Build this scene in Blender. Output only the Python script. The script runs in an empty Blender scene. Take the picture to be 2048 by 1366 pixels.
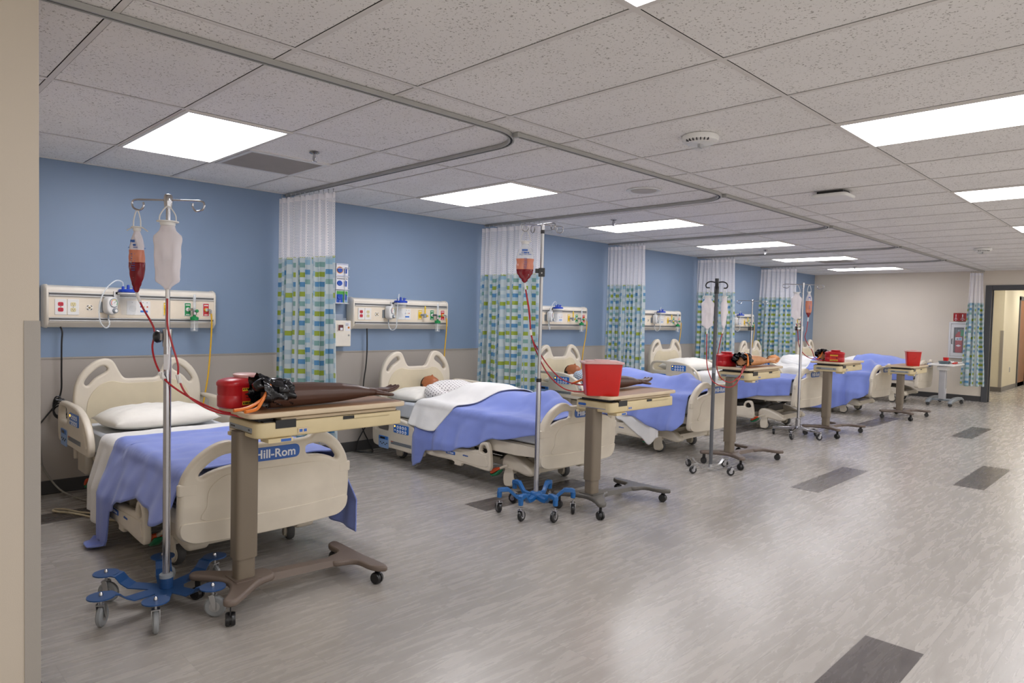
import bpy, bmesh, math, random
from mathutils import Vector, Matrix, noise
S = bpy.context.scene
COL = S.collection
PI = math.pi
rnd = random.Random(7)
H = 2.44                                   # ceiling height

# ------------------------------------------------------------------ materials
def lin(c):
    if isinstance(c, str):
        c = tuple(int(c[i:i + 2], 16) / 255 for i in (0, 2, 4))
    return tuple(x / 12.92 if x <= .04045 else ((x + .055) / 1.055) ** 2.4 for x in c) + (1,)

class NT:
    def __init__(s, name):
        s.m = bpy.data.materials.new(name); s.m.use_nodes = True
        s.t = s.m.node_tree; s.n = s.t.nodes; s.n.clear()
        s.out = s.n.new('ShaderNodeOutputMaterial')
    def add(s, typ, **kw):
        n = s.n.new('ShaderNode' + typ)
        for k, v in kw.items():
            if k in ('operation', 'blend_type', 'data_type', 'interpolation_type', 'noise_dimensions', 'feature', 'distance', 'vector_type'): setattr(n, k, v)
            else:
                n.inputs[k.replace('_', ' ') if isinstance(k, str) and k.replace('_', ' ') in n.inputs else k].default_value = v
        return n
    def link(s, a, b): s.t.links.new(a, b)
    def math(s, op, a, b=None, c=None):
        n = s.n.new('ShaderNodeMath'); n.operation = op
        for i, v in enumerate((a, b, c)):
            if v is None: continue
            if isinstance(v, (int, float)): n.inputs[i].default_value = v
            else: s.link(v, n.inputs[i])
        return n.outputs[0]
    def mix(s, fac, a, b, blend='MIX'):
        n = s.n.new('ShaderNodeMixRGB'); n.blend_type = blend
        for i, v in enumerate((fac, a, b)):
            if isinstance(v, (int, float)): n.inputs[i].default_value = v
            elif isinstance(v, tuple): n.inputs[i].default_value = v
            else: s.link(v, n.inputs[i])
        return n.outputs[0]
    def ramp(s, fac, stops, const=False):
        n = s.n.new('ShaderNodeValToRGB'); cr = n.color_ramp
        if const: cr.interpolation = 'CONSTANT'
        while len(cr.elements) > 1: cr.elements.remove(cr.elements[-1])
        cr.elements[0].position = stops[0][0]; cr.elements[0].color = stops[0][1]
        for p, c in stops[1:]:
            e = cr.elements.new(p); e.color = c
        if fac is not None: s.link(fac, n.inputs[0])
        return n.outputs[0]
    def co(s, which='Object', scale=None):
        tc = s.n.new('ShaderNodeTexCoord'); o = tc.outputs[which]
        if scale:
            mp = s.n.new('ShaderNodeMapping'); mp.inputs['Scale'].default_value = scale
            s.link(o, mp.inputs[0]); o = mp.outputs[0]
        return o
    def noise(s, vec, scale, detail=2, rough=.5, dist=0):
        n = s.n.new('ShaderNodeTexNoise'); n.inputs['Scale'].default_value = scale
        n.inputs['Detail'].default_value = detail; n.inputs['Roughness'].default_value = rough
        n.inputs['Distortion'].default_value = dist
        s.link(vec, n.inputs['Vector']); return n.outputs[0]
    def bump(s, h, strength, dist=.002):
        n = s.n.new('ShaderNodeBump'); n.inputs['Strength'].default_value = strength
        n.inputs['Distance'].default_value = dist; s.link(h, n.inputs['Height']); return n.outputs[0]

def M(name, col, rough=.5, metal=0, var=.05, vscale=6, bump=0, bscale=200, alpha=1, spec=.5, sheen=0, emit=0, coat=0, trans=0):
    t = NT(name); b = t.add('BsdfPrincipled')
    c = lin(col); b.inputs['Roughness'].default_value = rough; b.inputs['Metallic'].default_value = metal
    b.inputs['Specular IOR Level'].default_value = spec
    b.inputs['Alpha'].default_value = alpha; b.inputs['Sheen Weight'].default_value = sheen
    b.inputs['Coat Weight'].default_value = coat; b.inputs['Transmission Weight'].default_value = trans
    b.inputs['Base Color'].default_value = c
    if var or bump:
        co = t.co()
        if var:
            f = t.noise(co, vscale, 3)
            lo = tuple(x * (1 - var) for x in c[:3]) + (1,); hi = tuple(min(1, x * (1 + var)) for x in c[:3]) + (1,)
            t.link(t.ramp(f, [(.3, lo), (.7, hi)]), b.inputs['Base Color'])
        if bump:
            t.link(t.bump(t.noise(co, bscale, 2), bump), b.inputs['Normal'])
    if emit:
        b.inputs['Emission Color'].default_value = c; b.inputs['Emission Strength'].default_value = emit
    t.link(b.outputs[0], t.out.inputs[0])
    return t.m

cream = M('bed_plastic', 'd6cdbc', .38, bump=.08, bscale=500)
cream2 = M('bed_inset_plastic', 'cec3a8', .45)
creamd = M('frame_paint', 'b9b09f', .4)
dark = M('dark_metal', '2a2a2b', .45)
rubber = M('black_rubber', '1b1b1c', .55)
greywheel = M('grey_rubber', '4a4a4a', .6)
chrome = M('chrome', 'b9b9bd', .14, 1, var=0)
steel = M('brushed_steel', 'b4b4b4', .35, .9)
white = M('white_plastic', 'e4e3e0', .35)
whitec = M('white_cotton', 'e2e1df', .85, bump=.25, bscale=60, sheen=.2)
mattm = M('mattress_cover', 'c9ced6', .8, bump=.2, bscale=80)
bluec = M('blue_blanket', '7a8bd0', .9, bump=.3, bscale=350, sheen=.25, var=.06, vscale=3)
pillm = M('pillow_cotton', 'e4e1d9', .9, bump=.2, bscale=60)
logob = M('logo_blue', '2f5fae', .35, var=0)
logow = M('logo_white', 'e9ecf2', .4, var=0)
panelb = M('control_blue', '2a6cc0', .35, var=0)
orange = M('orange_plastic', 'd9562a', .4)
greenp = M('green_plastic', '1f7a52', .4)
blackp = M('black_plastic', '161618', .3)
shinyblack = M('black_vinyl', '121216', .16, var=0)
redp = M('red_plastic', 'b51a22', .3, var=.04)
redp2 = M('red_translucent_plastic', 'c41a14', .28, var=.04)
lidm = M('frosted_lid', 'e3b9b4', .35, alpha=.85)
yellow = M('yellow_plastic', 'e2bd22', .4)
yellowh = M('yellow_hose', 'dfae1c', .4)
greeng = M('green_gas', '168a4c', .35)
redg = M('red_gas', 'c4202c', .35)
bluel = M('blue_lid', '1c44b4', .3)
clear = M('clear_plastic', 'e8eef2', .12, alpha=.17, var=0)
paneglass = M('window_glass', 'e8eef2', .05, alpha=.1, var=0)
clearer = M('clear_tube', 'e6ecf0', .2, alpha=.45, var=0)
bagm = M('milky_bag', 'f4eef1', .25, alpha=.74, var=.03)
blood = M('blood_fluid', '7d0a1c', .2, var=.1)
bloodpale = M('pink_fluid', 'd8886c', .3, var=.05)
tubered = M('red_tubing', 'ab1d26', .25, var=.03)
tubeor = M('orange_tubing', 'dd7a2c', .35)
bluebase = M('navy_painted_steel', '1d4577', .4)
bluecast = M('blue_cast_metal', '1a5c9a', .35)
greypole = M('grey_painted_pole', '585a5e', .45)
taupe = M('taupe_metal', '736859', .42, var=.02)
taupe2 = M('dark_taupe_metal', '6a5d54', .45)
gunm = M('charcoal_metal', '57544f', .42)
tcream = M('table_cream', 'cdbd95', .4)
wood = M('table_laminate', '9c7552', .35, var=.12, vscale=14)
tedge = M('table_edge', 'cdbb9e', .4)
headw = M('headwall_cream', 'e9e2d5', .4)
headw2 = M('headwall_face', 'e6dac6', .45)
alum = M('aluminium_rail', 'bfbfbf', .35, .75)
alumd = M('rail_shadow_slot', '77787a', .5, .3)
ivory = M('ivory_outlet', 'd8cd9e', .4)
redout = M('red_outlet', 'c01f38', .35)
brass = M('dull_brass', '8d7c54', .4, .6)
skin_d = M('dark_brown_vinyl', '4e352b', .38, var=.06)
skin_t = M('tan_vinyl', 'c98f5f', .45, var=.08, vscale=12)
skin_m = M('brown_vinyl', 'a5623c', .45, var=.05)
skin_l = M('light_tan_vinyl', 'd08d58', .5, var=.05)
hair_b = M('brown_hair', '3d2a20', .7); hair_k = M('black_hair', '1c1919', .7); hair_a = M('auburn_hair', '7a4a2c', .7)
trackm = M('track_aluminium', 'a9a8a4', .4, .2)
trackd = M('track_slot', '2c2c2c', .7)
glow_o = M('amber_light', 'ffb43a', .4, emit=1.5, var=0)
lcd = M('dark_display', '10140f', .2)
glovb = M('blue_gloves', '1650b8', .5, var=.2, vscale=40)
boxw = M('white_carton', 'e6e6ea', .5)
boxg = M('green_carton', '4aa23a', .5)
boxor = M('orange_print', 'e0912a', .5)
boxlb = M('pale_blue_print', '8aa9d6', .5)
yellowlab = M('yellow_label', 'e4bf2e', .5); redlab = M('red_label', 'd1281f', .5); inkm = M('black_ink', '1c1a18', .6, var=0)
stainl = M('grey_plastic', '8d949a', .4)
wpaint = M('white_paint', 'd9d9da', .4)

def wall_mat(name, col, rough=.55, var=.03):
    t = NT(name); b = t.add('BsdfPrincipled'); co = t.co(); c = lin(col)
    f = t.noise(co, 1.3, 3)
    t.link(t.ramp(f, [(.3, tuple(x * (1 - var) for x in c[:3]) + (1,)), (.7, tuple(x * (1 + var) for x in c[:3]) + (1,))]), b.inputs['Base Color'])
    b.inputs['Roughness'].default_value = rough
    t.link(t.bump(t.noise(co, 380, 2), .12), b.inputs['Normal']); t.link(b.outputs[0], t.out.inputs[0]); return t.m
blue_wall = wall_mat('blue_wall_paint', '7f94af', .5)
taupe_wall = wall_mat('taupe_wall_panel', 'aba49c', .5)
beige_wall = wall_mat('beige_wall_paint', 'c4b9a9', .55)
beige_bright = wall_mat('beige_paint_brightened', 'd9cfc0', .55)  # beige lightened, the far end's brighter light put into its colour
corr_wall = wall_mat('cream_corridor_paint', 'ddd5bf', .55)
base_m = wall_mat('charcoal_vinyl_base', '3d3c3c', .45)
base_g = wall_mat('grey_vinyl_base', '6b6663', .45)
frame_m = wall_mat('dark_grey_frame_paint', '4a4b4e', .4)
guard_m = wall_mat('guard_vinyl', 'a09a92', .45)
door_m = M('wood_door', '8a5432', .4, var=.15)

def floor_mat(name, c0, c1, c2):
    t = NT(name); b = t.add('BsdfPrincipled')
    g = t.n.new('ShaderNodeNewGeometry'); sep = t.n.new('ShaderNodeSeparateXYZ'); t.link(g.outputs['Position'], sep.inputs[0])
    u = t.math('DIVIDE', t.math('SUBTRACT', sep.outputs[0], .111), .2286)
    k = t.math('FLOOR', u)
    wn = t.n.new('ShaderNodeTexWhiteNoise'); wn.noise_dimensions = '1D'; t.link(k, wn.inputs['W'])
    v = t.math('ADD', t.math('DIVIDE', sep.outputs[1], 1.2192), wn.outputs[0])
    kv = t.math('FLOOR', v)
    w2 = t.n.new('ShaderNodeTexWhiteNoise'); w2.noise_dimensions = '2D'
    cb = t.n.new('ShaderNodeCombineXYZ'); t.link(k, cb.inputs[0]); t.link(kv, cb.inputs[1]); t.link(cb.outputs[0], w2.inputs['Vector'])
    # stretched grain, shifted per plank
    c2v = t.n.new('ShaderNodeCombineXYZ')
    t.link(t.math('ADD', t.math('MULTIPLY', sep.outputs[0], 26), t.math('MULTIPLY', w2.outputs[0], 40)), c2v.inputs[0])
    t.link(t.math('MULTIPLY', sep.outputs[1], 3.2), c2v.inputs[1])
    n1 = t.noise(c2v.outputs[0], 1, 5, .6, .6)
    c3v = t.n.new('ShaderNodeCombineXYZ')
    t.link(t.math('MULTIPLY', sep.outputs[0], 85), c3v.inputs[0]); t.link(t.math('MULTIPLY', sep.outputs[1], 14), c3v.inputs[1])
    n2 = t.noise(c3v.outputs[0], 1, 4, .6)
    fac = t.math('ADD', t.math('MULTIPLY', n1, .7), t.math('MULTIPLY', w2.outputs[0], .10))
    col = t.ramp(fac, [(.2, lin(c0)), (.42, lin(c1)), (.66, lin(c2))])
    fl = t.ramp(n2, [(.27, (.5, .48, .46, 1)), (.33, (1, 1, 1, 1))])
    col = t.mix(.8, col, fl, 'MULTIPLY')
    fu = t.math('FRACT', u); fv = t.math('FRACT', v)
    e = t.math('MINIMUM', t.math('MINIMUM', fu, t.math('SUBTRACT', 1, fu)), t.math('MULTIPLY', t.math('MINIMUM', fv, t.math('SUBTRACT', 1, fv)), 5.33))
    ed = t.math('LESS_THAN', e, .006)
    col = t.mix(t.math('MULTIPLY', ed, .3), col, (.12, .115, .11, 1))
    t.link(col, b.inputs['Base Color'])
    b.inputs['Roughness'].default_value = .3; b.inputs['Specular IOR Level'].default_value = .5
    t.link(t.math('ADD', t.math('MULTIPLY', n1, .14), .20), b.inputs['Roughness'])
    t.link(t.bump(t.noise(g.outputs['Position'], 3.2, 2), .035, .05), b.inputs['Normal'])
    t.link(b.outputs[0], t.out.inputs[0]); return t.m
floor_m = floor_mat('vinyl_planks', '97928c', 'a39e98', 'b2ada6')
floor_d = floor_mat('dark_vinyl_planks', '4b4745', '5a5553', '686360')

def tile_mat():
    t = NT('acoustic_tile'); b = t.add('BsdfPrincipled')
    g = t.n.new('ShaderNodeNewGeometry'); P = g.outputs['Position']
    n1 = t.noise(P, 105, 2, .5, .6); n2 = t.noise(P, 7, 2)
    th = t.math('ADD', n1, t.math('MULTIPLY', n2, .10))
    hole = t.ramp(th, [(.395, (1, 1, 1, 1)), (.425, (0, 0, 0, 1))])
    base = t.ramp(t.noise(P, 1.6, 2), [(.3, lin('eceae8')), (.7, lin('f3f1ef'))])
    t.link(t.mix(t.math('MULTIPLY', hole, .62), base, lin('776f67')), b.inputs['Base Color'])
    b.inputs['Roughness'].default_value = .9; b.inputs['Specular IOR Level'].default_value = .2
    t.link(t.bump(t.noise(P, 160, 2), .2), b.inputs['Normal']); t.link(b.outputs[0], t.out.inputs[0]); return t.m
tile_m = tile_mat()
tbar_m = M('ceiling_grid_paint', 'dedad6', .5, var=.01)

def curtain_mat():
    t = NT('curtain_plaid'); b = t.add('BsdfPrincipled')
    uv = t.n.new('ShaderNodeUVMap'); sep = t.n.new('ShaderNodeSeparateXYZ'); t.link(uv.outputs[0], sep.inputs[0])
    v = sep.outputs[1]; fu = t.math('FRACT', t.math('DIVIDE', sep.outputs[0], .62))
    G, P, T, L, B, W = lin('9cad3a'), lin('afc4cd'), lin('80a8a2'), lin('97bccf'), lin('568fbb'), lin('c9d4d6')
    def seq(cols, off):
        f = t.math('FRACT', t.math('ADD', t.math('DIVIDE', v, .336), off))
        return t.ramp(f, [(i / len(cols), c) for i, c in enumerate(cols)], True)
    A_ = seq([G, W, T, W, G, P, B, W], .0)
    B_ = seq([P, B, W, L, P, W, W, T], .06)
    C_ = seq([W, L, W, P, W, L, W, P], .1)
    E_ = seq([P, W, W, L, G, W, P, W], .03)
    col = A_
    for lo, x in ((.25, C_), (.31, B_), (.46, W), (.50, E_), (.66, C_), (.74, A_), (.86, W), (.92, B_)):
        col = t.mix(t.math('GREATER_THAN', fu, lo), col, x)
    t.link(col, b.inputs['Base Color']); b.inputs['Roughness'].default_value = .6
    b.inputs['Sheen Weight'].default_value = .2
    t.link(t.bump(t.noise(uv.outputs[0], 120, 2), .15), b.inputs['Normal'])
    tr = t.add('BsdfTranslucent'); t.link(col, tr.inputs[0])
    mx = t.n.new('ShaderNodeMixShader'); mx.inputs[0].default_value = .15
    t.link(b.outputs[0], mx.inputs[1]); t.link(tr.outputs[0], mx.inputs[2]); t.link(mx.outputs[0], t.out.inputs[0]); return t.m
curt_m = curtain_mat()
def net_mat():
    t = NT('curtain_net'); b = t.add('BsdfPrincipled')
    uv = t.n.new('ShaderNodeUVMap'); sep = t.n.new('ShaderNodeSeparateXYZ'); t.link(uv.outputs[0], sep.inputs[0])
    fv = t.math('DIVIDE', sep.outputs[1], .011); kv = t.math('FLOOR', fv)
    fu = t.math('ADD', t.math('DIVIDE', sep.outputs[0], .014), t.math('MULTIPLY', t.math('FLOORED_MODULO', kv, 2), .5))
    du = t.math('SUBTRACT', t.math('FRACT', fu), .5); dv = t.math('SUBTRACT', t.math('FRACT', fv), .5)
    r = t.math('SQRT', t.math('ADD', t.math('MULTIPLY', du, du), t.math('MULTIPLY', dv, dv)))
    solid = t.math('GREATER_THAN', r, .29)
    b.inputs['Base Color'].default_value = lin('f0eef1'); b.inputs['Roughness'].default_value = .8
    t.link(solid, b.inputs['Alpha']); t.link(b.outputs[0], t.out.inputs[0]); return t.m
net_m = net_mat()
net_solid = M('curtain_heading', 'f0eef1', .8)

def dots_mat(name, base, dot, cell, rr):
    t = NT(name); b = t.add('BsdfPrincipled'); co = t.co()
    sep = t.n.new('ShaderNodeSeparateXYZ'); t.link(co, sep.inputs[0])
    s = t.math('ADD', sep.outputs[1], t.math('MULTIPLY', sep.outputs[2], 1.0))
    fu = t.math('DIVIDE', sep.outputs[0], cell); ku = t.math('FLOOR', fu)
    fv = t.math('ADD', t.math('DIVIDE', s, cell), t.math('MULTIPLY', t.math('FLOORED_MODULO', ku, 2), .5))
    du = t.math('SUBTRACT', t.math('FRACT', fu), .5); dv = t.math('SUBTRACT', t.math('FRACT', fv), .5)
    r = t.math('SQRT', t.math('ADD', t.math('MULTIPLY', du, du), t.math('MULTIPLY', dv, dv)))
    t.link(t.mix(t.math('LESS_THAN', r, rr), lin(base), lin(dot)), b.inputs['Base Color'])
    b.inputs['Roughness'].default_value = .9; t.link(b.outputs[0], t.out.inputs[0]); return t.m
gown_d = dots_mat('dotted_gown', 'e4e0de', '22202c', .036, .18)
gown_b = dots_mat('blue_print_gown', 'c8d3de', '3f5878', .03, .3)
def emis(name, col, st):
    t = NT(name); e = t.add('Emission'); e.inputs[0].default_value = lin(col); e.inputs[1].default_value = st
    t.link(e.outputs[0], t.out.inputs[0]); return t.m
lamp_m = emis('lit_diffuser', 'fdfbff', 8)

# ------------------------------------------------------------------ mesh helpers
def frame(ox, oy, oz, u, v, w):
    m = Matrix.Identity(4)
    for i in range(3):
        m[i][0] = u[i]; m[i][1] = v[i]; m[i][2] = w[i]
    m[0][3], m[1][3], m[2][3] = ox, oy, oz
    return m
def PX(x, y=0, z=0): return frame(x, y, z, (0, 1, 0), (0, 0, 1), (1, 0, 0))      # plane facing +x
def NY(x, y=0, z=0): return frame(x, y, z, (1, 0, 0), (0, 0, 1), (0, -1, 0))     # plane facing -y
def T(x, y, z): return Matrix.Translation((x, y, z))
def R(a, ax): return Matrix.Rotation(a, 4, ax)

def cr(pts, k=4, closed=True):
    out = []; n = len(pts); P = [Vector(p) for p in pts]
    rng = range(n) if closed else range(n - 1)
    for i in rng:
        if closed: a, b, c, d = P[i - 1], P[i], P[(i + 1) % n], P[(i + 2) % n]
        else: a, b, c, d = P[max(i - 1, 0)], P[i], P[i + 1], P[min(i + 2, n - 1)]
        for j in range(k):
            t = j / k
            out.append(.5 * ((2 * b) + (c - a) * t + (2 * a - 5 * b + 4 * c - d) * t * t + (3 * b - a - 3 * c + d) * t ** 3))
    if not closed: out.append(P[-1].copy())
    return out
def fil(pts, r, k=4):
    out = []; n = len(pts); P = [Vector((p[0], p[1])) for p in pts]
    rs = r if isinstance(r, (list, tuple)) else [r] * n
    for i in range(n):
        a, b, c = P[i - 1], P[i], P[(i + 1) % n]
        d1 = (a - b); d2 = (c - b)
        rr = min(rs[i], d1.length * .48, d2.length * .48)
        if rr < 1e-5: out.append(b.copy()); continue
        p, q = b + d1.normalized() * rr, b + d2.normalized() * rr
        for j in range(k + 1):
            t = j / k; out.append((1 - t) ** 2 * p + 2 * t * (1 - t) * b + t * t * q)
    return out
def rect(x0, x1, y0, y1, r=0, k=4):
    p = [(x0, y0), (x1, y0), (x1, y1), (x0, y1)]
    return fil(p, r, k) if r else [Vector(q) for q in p]
def circ(cx, cy, r, n=20, ry=None): return [Vector((cx + r * math.cos(2 * PI * i / n), cy + (ry or r) * math.sin(2 * PI * i / n))) for i in range(n)]

def curve_mesh(splines, thick, bev=0, res=2):
    cu = bpy.data.curves.new('tmp', 'CURVE'); cu.dimensions = '2D'; cu.fill_mode = 'BOTH'
    cu.extrude = max(thick / 2 - bev, 0); cu.bevel_depth = bev; cu.bevel_resolution = res; cu.offset = -bev
    for pts in splines:
        sp = cu.splines.new('POLY'); sp.points.add(len(pts) - 1); sp.use_cyclic_u = True
        for q, p in zip(sp.points, pts): q.co = (p[0], p[1], 0, 1)
    o = bpy.data.objects.new('tmp', cu); COL.objects.link(o)
    dg = bpy.context.evaluated_depsgraph_get()
    me = bpy.data.meshes.new_from_object(o.evaluated_get(dg))
    bpy.data.objects.remove(o); bpy.data.curves.remove(cu)
    return me
def text_mesh(txt, size, ext=.001):
    cu = bpy.data.curves.new('tmp', 'FONT'); cu.body = txt; cu.size = size; cu.extrude = ext; cu.align_x = 'CENTER'; cu.align_y = 'CENTER'
    cu.offset = size * .018; cu.resolution_u = 3
    o = bpy.data.objects.new('tmp', cu); COL.objects.link(o)
    dg = bpy.context.evaluated_depsgraph_get()
    me = bpy.data.meshes.new_from_object(o.evaluated_get(dg))
    bpy.data.objects.remove(o); bpy.data.curves.remove(cu)
    return me

class MB:
    def __init__(s): s.bm = bmesh.new()
    def vs(s, pts, mt=None): return [s.bm.verts.new(mt @ Vector(p) if mt else Vector(p)) for p in pts]
    def f(s, vs, mi=0):
        try:
            fc = s.bm.faces.new(vs); fc.material_index = mi; return fc
        except ValueError: return None
    def box(s, x0, x1, y0, y1, z0, z1, mi=0, mt=None):
        v = s.vs([(x0, y0, z0), (x1, y0, z0), (x1, y1, z0), (x0, y1, z0), (x0, y0, z1), (x1, y0, z1), (x1, y1, z1), (x0, y1, z1)], mt)
        for q in ((0, 3, 2, 1), (4, 5, 6, 7), (0, 1, 5, 4), (1, 2, 6, 5), (2, 3, 7, 6), (3, 0, 4, 7)): s.f([v[i] for i in q], mi)
        return s
    def loft(s, rings, mi=0, cap=True, mt=None, closed=False):
        R_ = [s.vs(r, mt) for r in rings]; n = len(R_[0])
        for a, b in zip(R_, R_[1:] + ([R_[0]] if closed else [])):
            for i in range(n): s.f([a[i], a[(i + 1) % n], b[(i + 1) % n], b[i]], mi)
        if cap and not closed:
            s.f(R_[0][::-1], mi); s.f(R_[-1], mi)
        return s
    def tube(s, pts, r, n=8, mi=0, cap=True, closed=False, mt=None):
        P = [Vector(p) for p in pts]; m = len(P)
        rs = r if isinstance(r, (list, tuple)) else [r] * m
        up = None; rings = []
        for i in range(m):
            if closed: t = P[(i + 1) % m] - P[i - 1]
            else: t = P[min(i + 1, m - 1)] - P[max(i - 1, 0)]
            if t.length < 1e-9: t = Vector((0, 0, 1))
            t.normalize()
            if up is None:
                up = Vector((0, 0, 1)) if abs(t.z) < .9 else Vector((1, 0, 0))
            up = (up - t * up.dot(t)).normalized(); sd = t.cross(up)
            rings.append([P[i] + (up * math.cos(2 * PI * j / n) + sd * math.sin(2 * PI * j / n)) * rs[i] for j in range(n)])
        return s.loft(rings, mi, cap, mt, closed)
    def lathe(s, prof, n=20, mi=0, mt=None, cap=True):
        return s.loft([[(r * math.cos(2 * PI * j / n), r * math.sin(2 * PI * j / n), z) for j in range(n)] for r, z in prof], mi, cap, mt)
    def cyl(s, x, y, z0, z1, r, n=16, mi=0): return s.lathe([(r, z0), (r, z1)], n, mi, T(x, y, 0))
    def sph(s, c, r, n=12, mi=0, mt=None):
        r = r if isinstance(r, (list, tuple)) else (r, r, r)
        pr = [(max(math.sin(PI * i / n), .02), -math.cos(PI * i / n)) for i in range(n + 1)]
        m2 = T(*c) @ Matrix.Diagonal((r[0], r[1], r[2], 1))
        return s.lathe(pr, n * 2, mi, (mt @ m2) if mt else m2)
    def poly(s, pts, h0, h1, mi=0, mt=None):
        return s.loft([[(p[0], p[1], h0) for p in pts], [(p[0], p[1], h1) for p in pts]], mi, True, mt)
    def mesh(s, me, mt=None, mi=0):
        k = len(s.bm.faces); nv = len(s.bm.verts)
        s.bm.from_mesh(me); s.bm.verts.ensure_lookup_table(); s.bm.faces.ensure_lookup_table()
        if mt: bmesh.ops.transform(s.bm, matrix=mt, verts=s.bm.verts[nv:])
        for f in s.bm.faces[k:]: f.material_index = mi
        return s
    def plate(s, splines, thick, bev=0, mt=None, mi=0, res=2):
        me = curve_mesh(splines, thick, bev, res); s.mesh(me, mt, mi); bpy.data.meshes.remove(me); return s
    def text(s, txt, size, mt=None, mi=0):
        me = text_mesh(txt, size); s.mesh(me, mt, mi); bpy.data.meshes.remove(me); return s
    def slice(s, axis, vals):
        n = Vector([1 if i == axis else 0 for i in range(3)])
        for v in vals:
            bmesh.ops.bisect_plane(s.bm, geom=s.bm.verts[:] + s.bm.edges[:] + s.bm.faces[:], dist=1e-5, plane_co=n * v, plane_no=n)
        return s
    def warp(s, fn):
        for v in s.bm.verts: v.co = fn(v.co)
        return s
    def me(s, name, mats, smooth=True, ang=38, norm=True):
        if norm: bmesh.ops.recalc_face_normals(s.bm, faces=s.bm.faces)
        m = bpy.data.meshes.new(name); s.bm.to_mesh(m); s.bm.free()
        for x in (mats if isinstance(mats, (list, tuple)) else [mats]): m.materials.append(x)
        if smooth:
            m.shade_smooth(); m.set_sharp_from_angle(angle=math.radians(ang))
        return m
    def obj(s, name, mats, parent=None, loc=(0, 0, 0), bev=0, seg=2, world=False, **kw):
        o = bpy.data.objects.new(name, s.me(name, mats, **kw)); COL.objects.link(o)
        if parent: o.parent = parent
        if world and parent:
            off = Vector(parent.location)
            if parent.parent: off += Vector(parent.parent.location)
            o.data.transform(Matrix.Translation(-off))
        o.location = loc
        if bev:
            b = o.modifiers.new('bevel', 'BEVEL'); b.width = bev; b.segments = seg; b.limit_method = 'ANGLE'; b.angle_limit = math.radians(40)
        return o

def inst(me, name, parent=None, loc=(0, 0, 0), rot=(0, 0, 0), bev=0):
    o = bpy.data.objects.new(name, me); COL.objects.link(o); o.parent = parent; o.location = loc; o.rotation_euler = rot
    if bev:
        b = o.modifiers.new('bevel', 'BEVEL'); b.width = bev; b.segments = 2; b.limit_method = 'ANGLE'; b.angle_limit = math.radians(40)
    return o
def tag(o, label, cat, group=None):
    o['label'] = label; o['category'] = cat
    if group: o['group'] = group
    return o
def root(name, loc, label, cat, group=None, rz=0):
    o = bpy.data.objects.new(name, None); COL.objects.link(o); o.location = loc; o.rotation_euler = (0, 0, rz); o.empty_display_size = .1
    return tag(o, label, cat, group)
def struct(o): o['kind'] = 'structure'; return o
def solo(mb, name, mats, label, cat, group=None, base=None, **kw):
    """one-mesh thing built in world coordinates; its origin goes to its base"""
    o = mb.obj(name, mats, **kw)
    co = [v.co for v in o.data.vertices]
    b = base or (sum(c.x for c in co) / len(co), sum(c.y for c in co) / len(co), min(c.z for c in co))
    o.data.transform(Matrix.Translation((-b[0], -b[1], -b[2]))); o.location = b
    return tag(o, label, cat, group)
def copy_tree(o, parent=None):
    c = o.copy(); COL.objects.link(c)
    if parent: c.parent = parent
    for ch in o.children: copy_tree(ch, c)
    return c
def remesh(o, vox, it=4):
    m = o.modifiers.new('r', 'REMESH'); m.mode = 'VOXEL'; m.voxel_size = vox; m.use_smooth_shade = True
    if it:
        sm = o.modifiers.new('s', 'SMOOTH'); sm.iterations = it; sm.factor = .5
    dg = bpy.context.evaluated_depsgraph_get(); dg.update()
    me = bpy.data.meshes.new_from_object(o.evaluated_get(dg)); old = o.data
    o.modifiers.clear(); o.data = me
    me.materials.clear()
    for mt in old.materials: me.materials.append(mt)
    me.shade_smooth(); bpy.data.meshes.remove(old); return o
def lerp(tab, x):
    if x <= tab[0][0]: return tab[0][1]
    for (a, p), (b, q) in zip(tab, tab[1:]):
        if x <= b:
            t = (x - a) / (b - a); t = t * t * (3 - 2 * t); return p + (q - p) * t
    return tab[-1][1]
def nz(x, y, z=0): return noise.noise(Vector((x, y, z)))
BAY = ['the bay nearest the camera', 'the second bay', 'the third bay', 'the fourth bay', 'the fifth bay', 'the farthest bay']
# ------------------------------------------------------------------ the room
YE = 14.45                                 # end wall
PY0 = -.250                                # near partition face
b = MB(); b.box(-.2, 9.2, -4, 22, -.1, 0)
for k, y0 in ((15, 4.97), (19, 6.195), (16, 9.265), (11, 9.25), (21, 1.29), (9, 2.535), (2, -.05), (7, 7.2), (26, 4.1), (28, 8.6), (24, 11.3), (30, 1.5)):
    x0 = .111 + .2286 * k
    b.box(x0, x0 + .2286, y0, y0 + 1.2192, -.001, .0016, 1)
struct(b.obj('floor', [floor_m, floor_d], smooth=False))
b = MB()
gx = [.83 + 1.2192 * i for i in range(7)]; gy = [.6096 * i for i in range(-6, 24)]
lights = [(.83, .6096 + 2.4384 * n) for n in range(6)] + [(4.4876, .6096 + 2.4384 * n) for n in range(6)] + [(8.1452 - 1.2192 * .6, .6096 + 2.4384 * n) for n in range(6)]  # the last row is unseen, added to brighten the ward
vents = [(.83, 3 * .6096 - .6096), (.83, 18 * .6096)]
holes = []
b.box(-.2, 9.2, -4, YE + .1, H + .06, H + .1, 2)  # dark slab, the shade in the tile gaps put into its colour
xs = [0] + gx + [9.0]; ys = [-4] + gy + [YE]
lit = {(round(x, 2), round(y, 2)) for x, y in lights[:12]}
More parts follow.
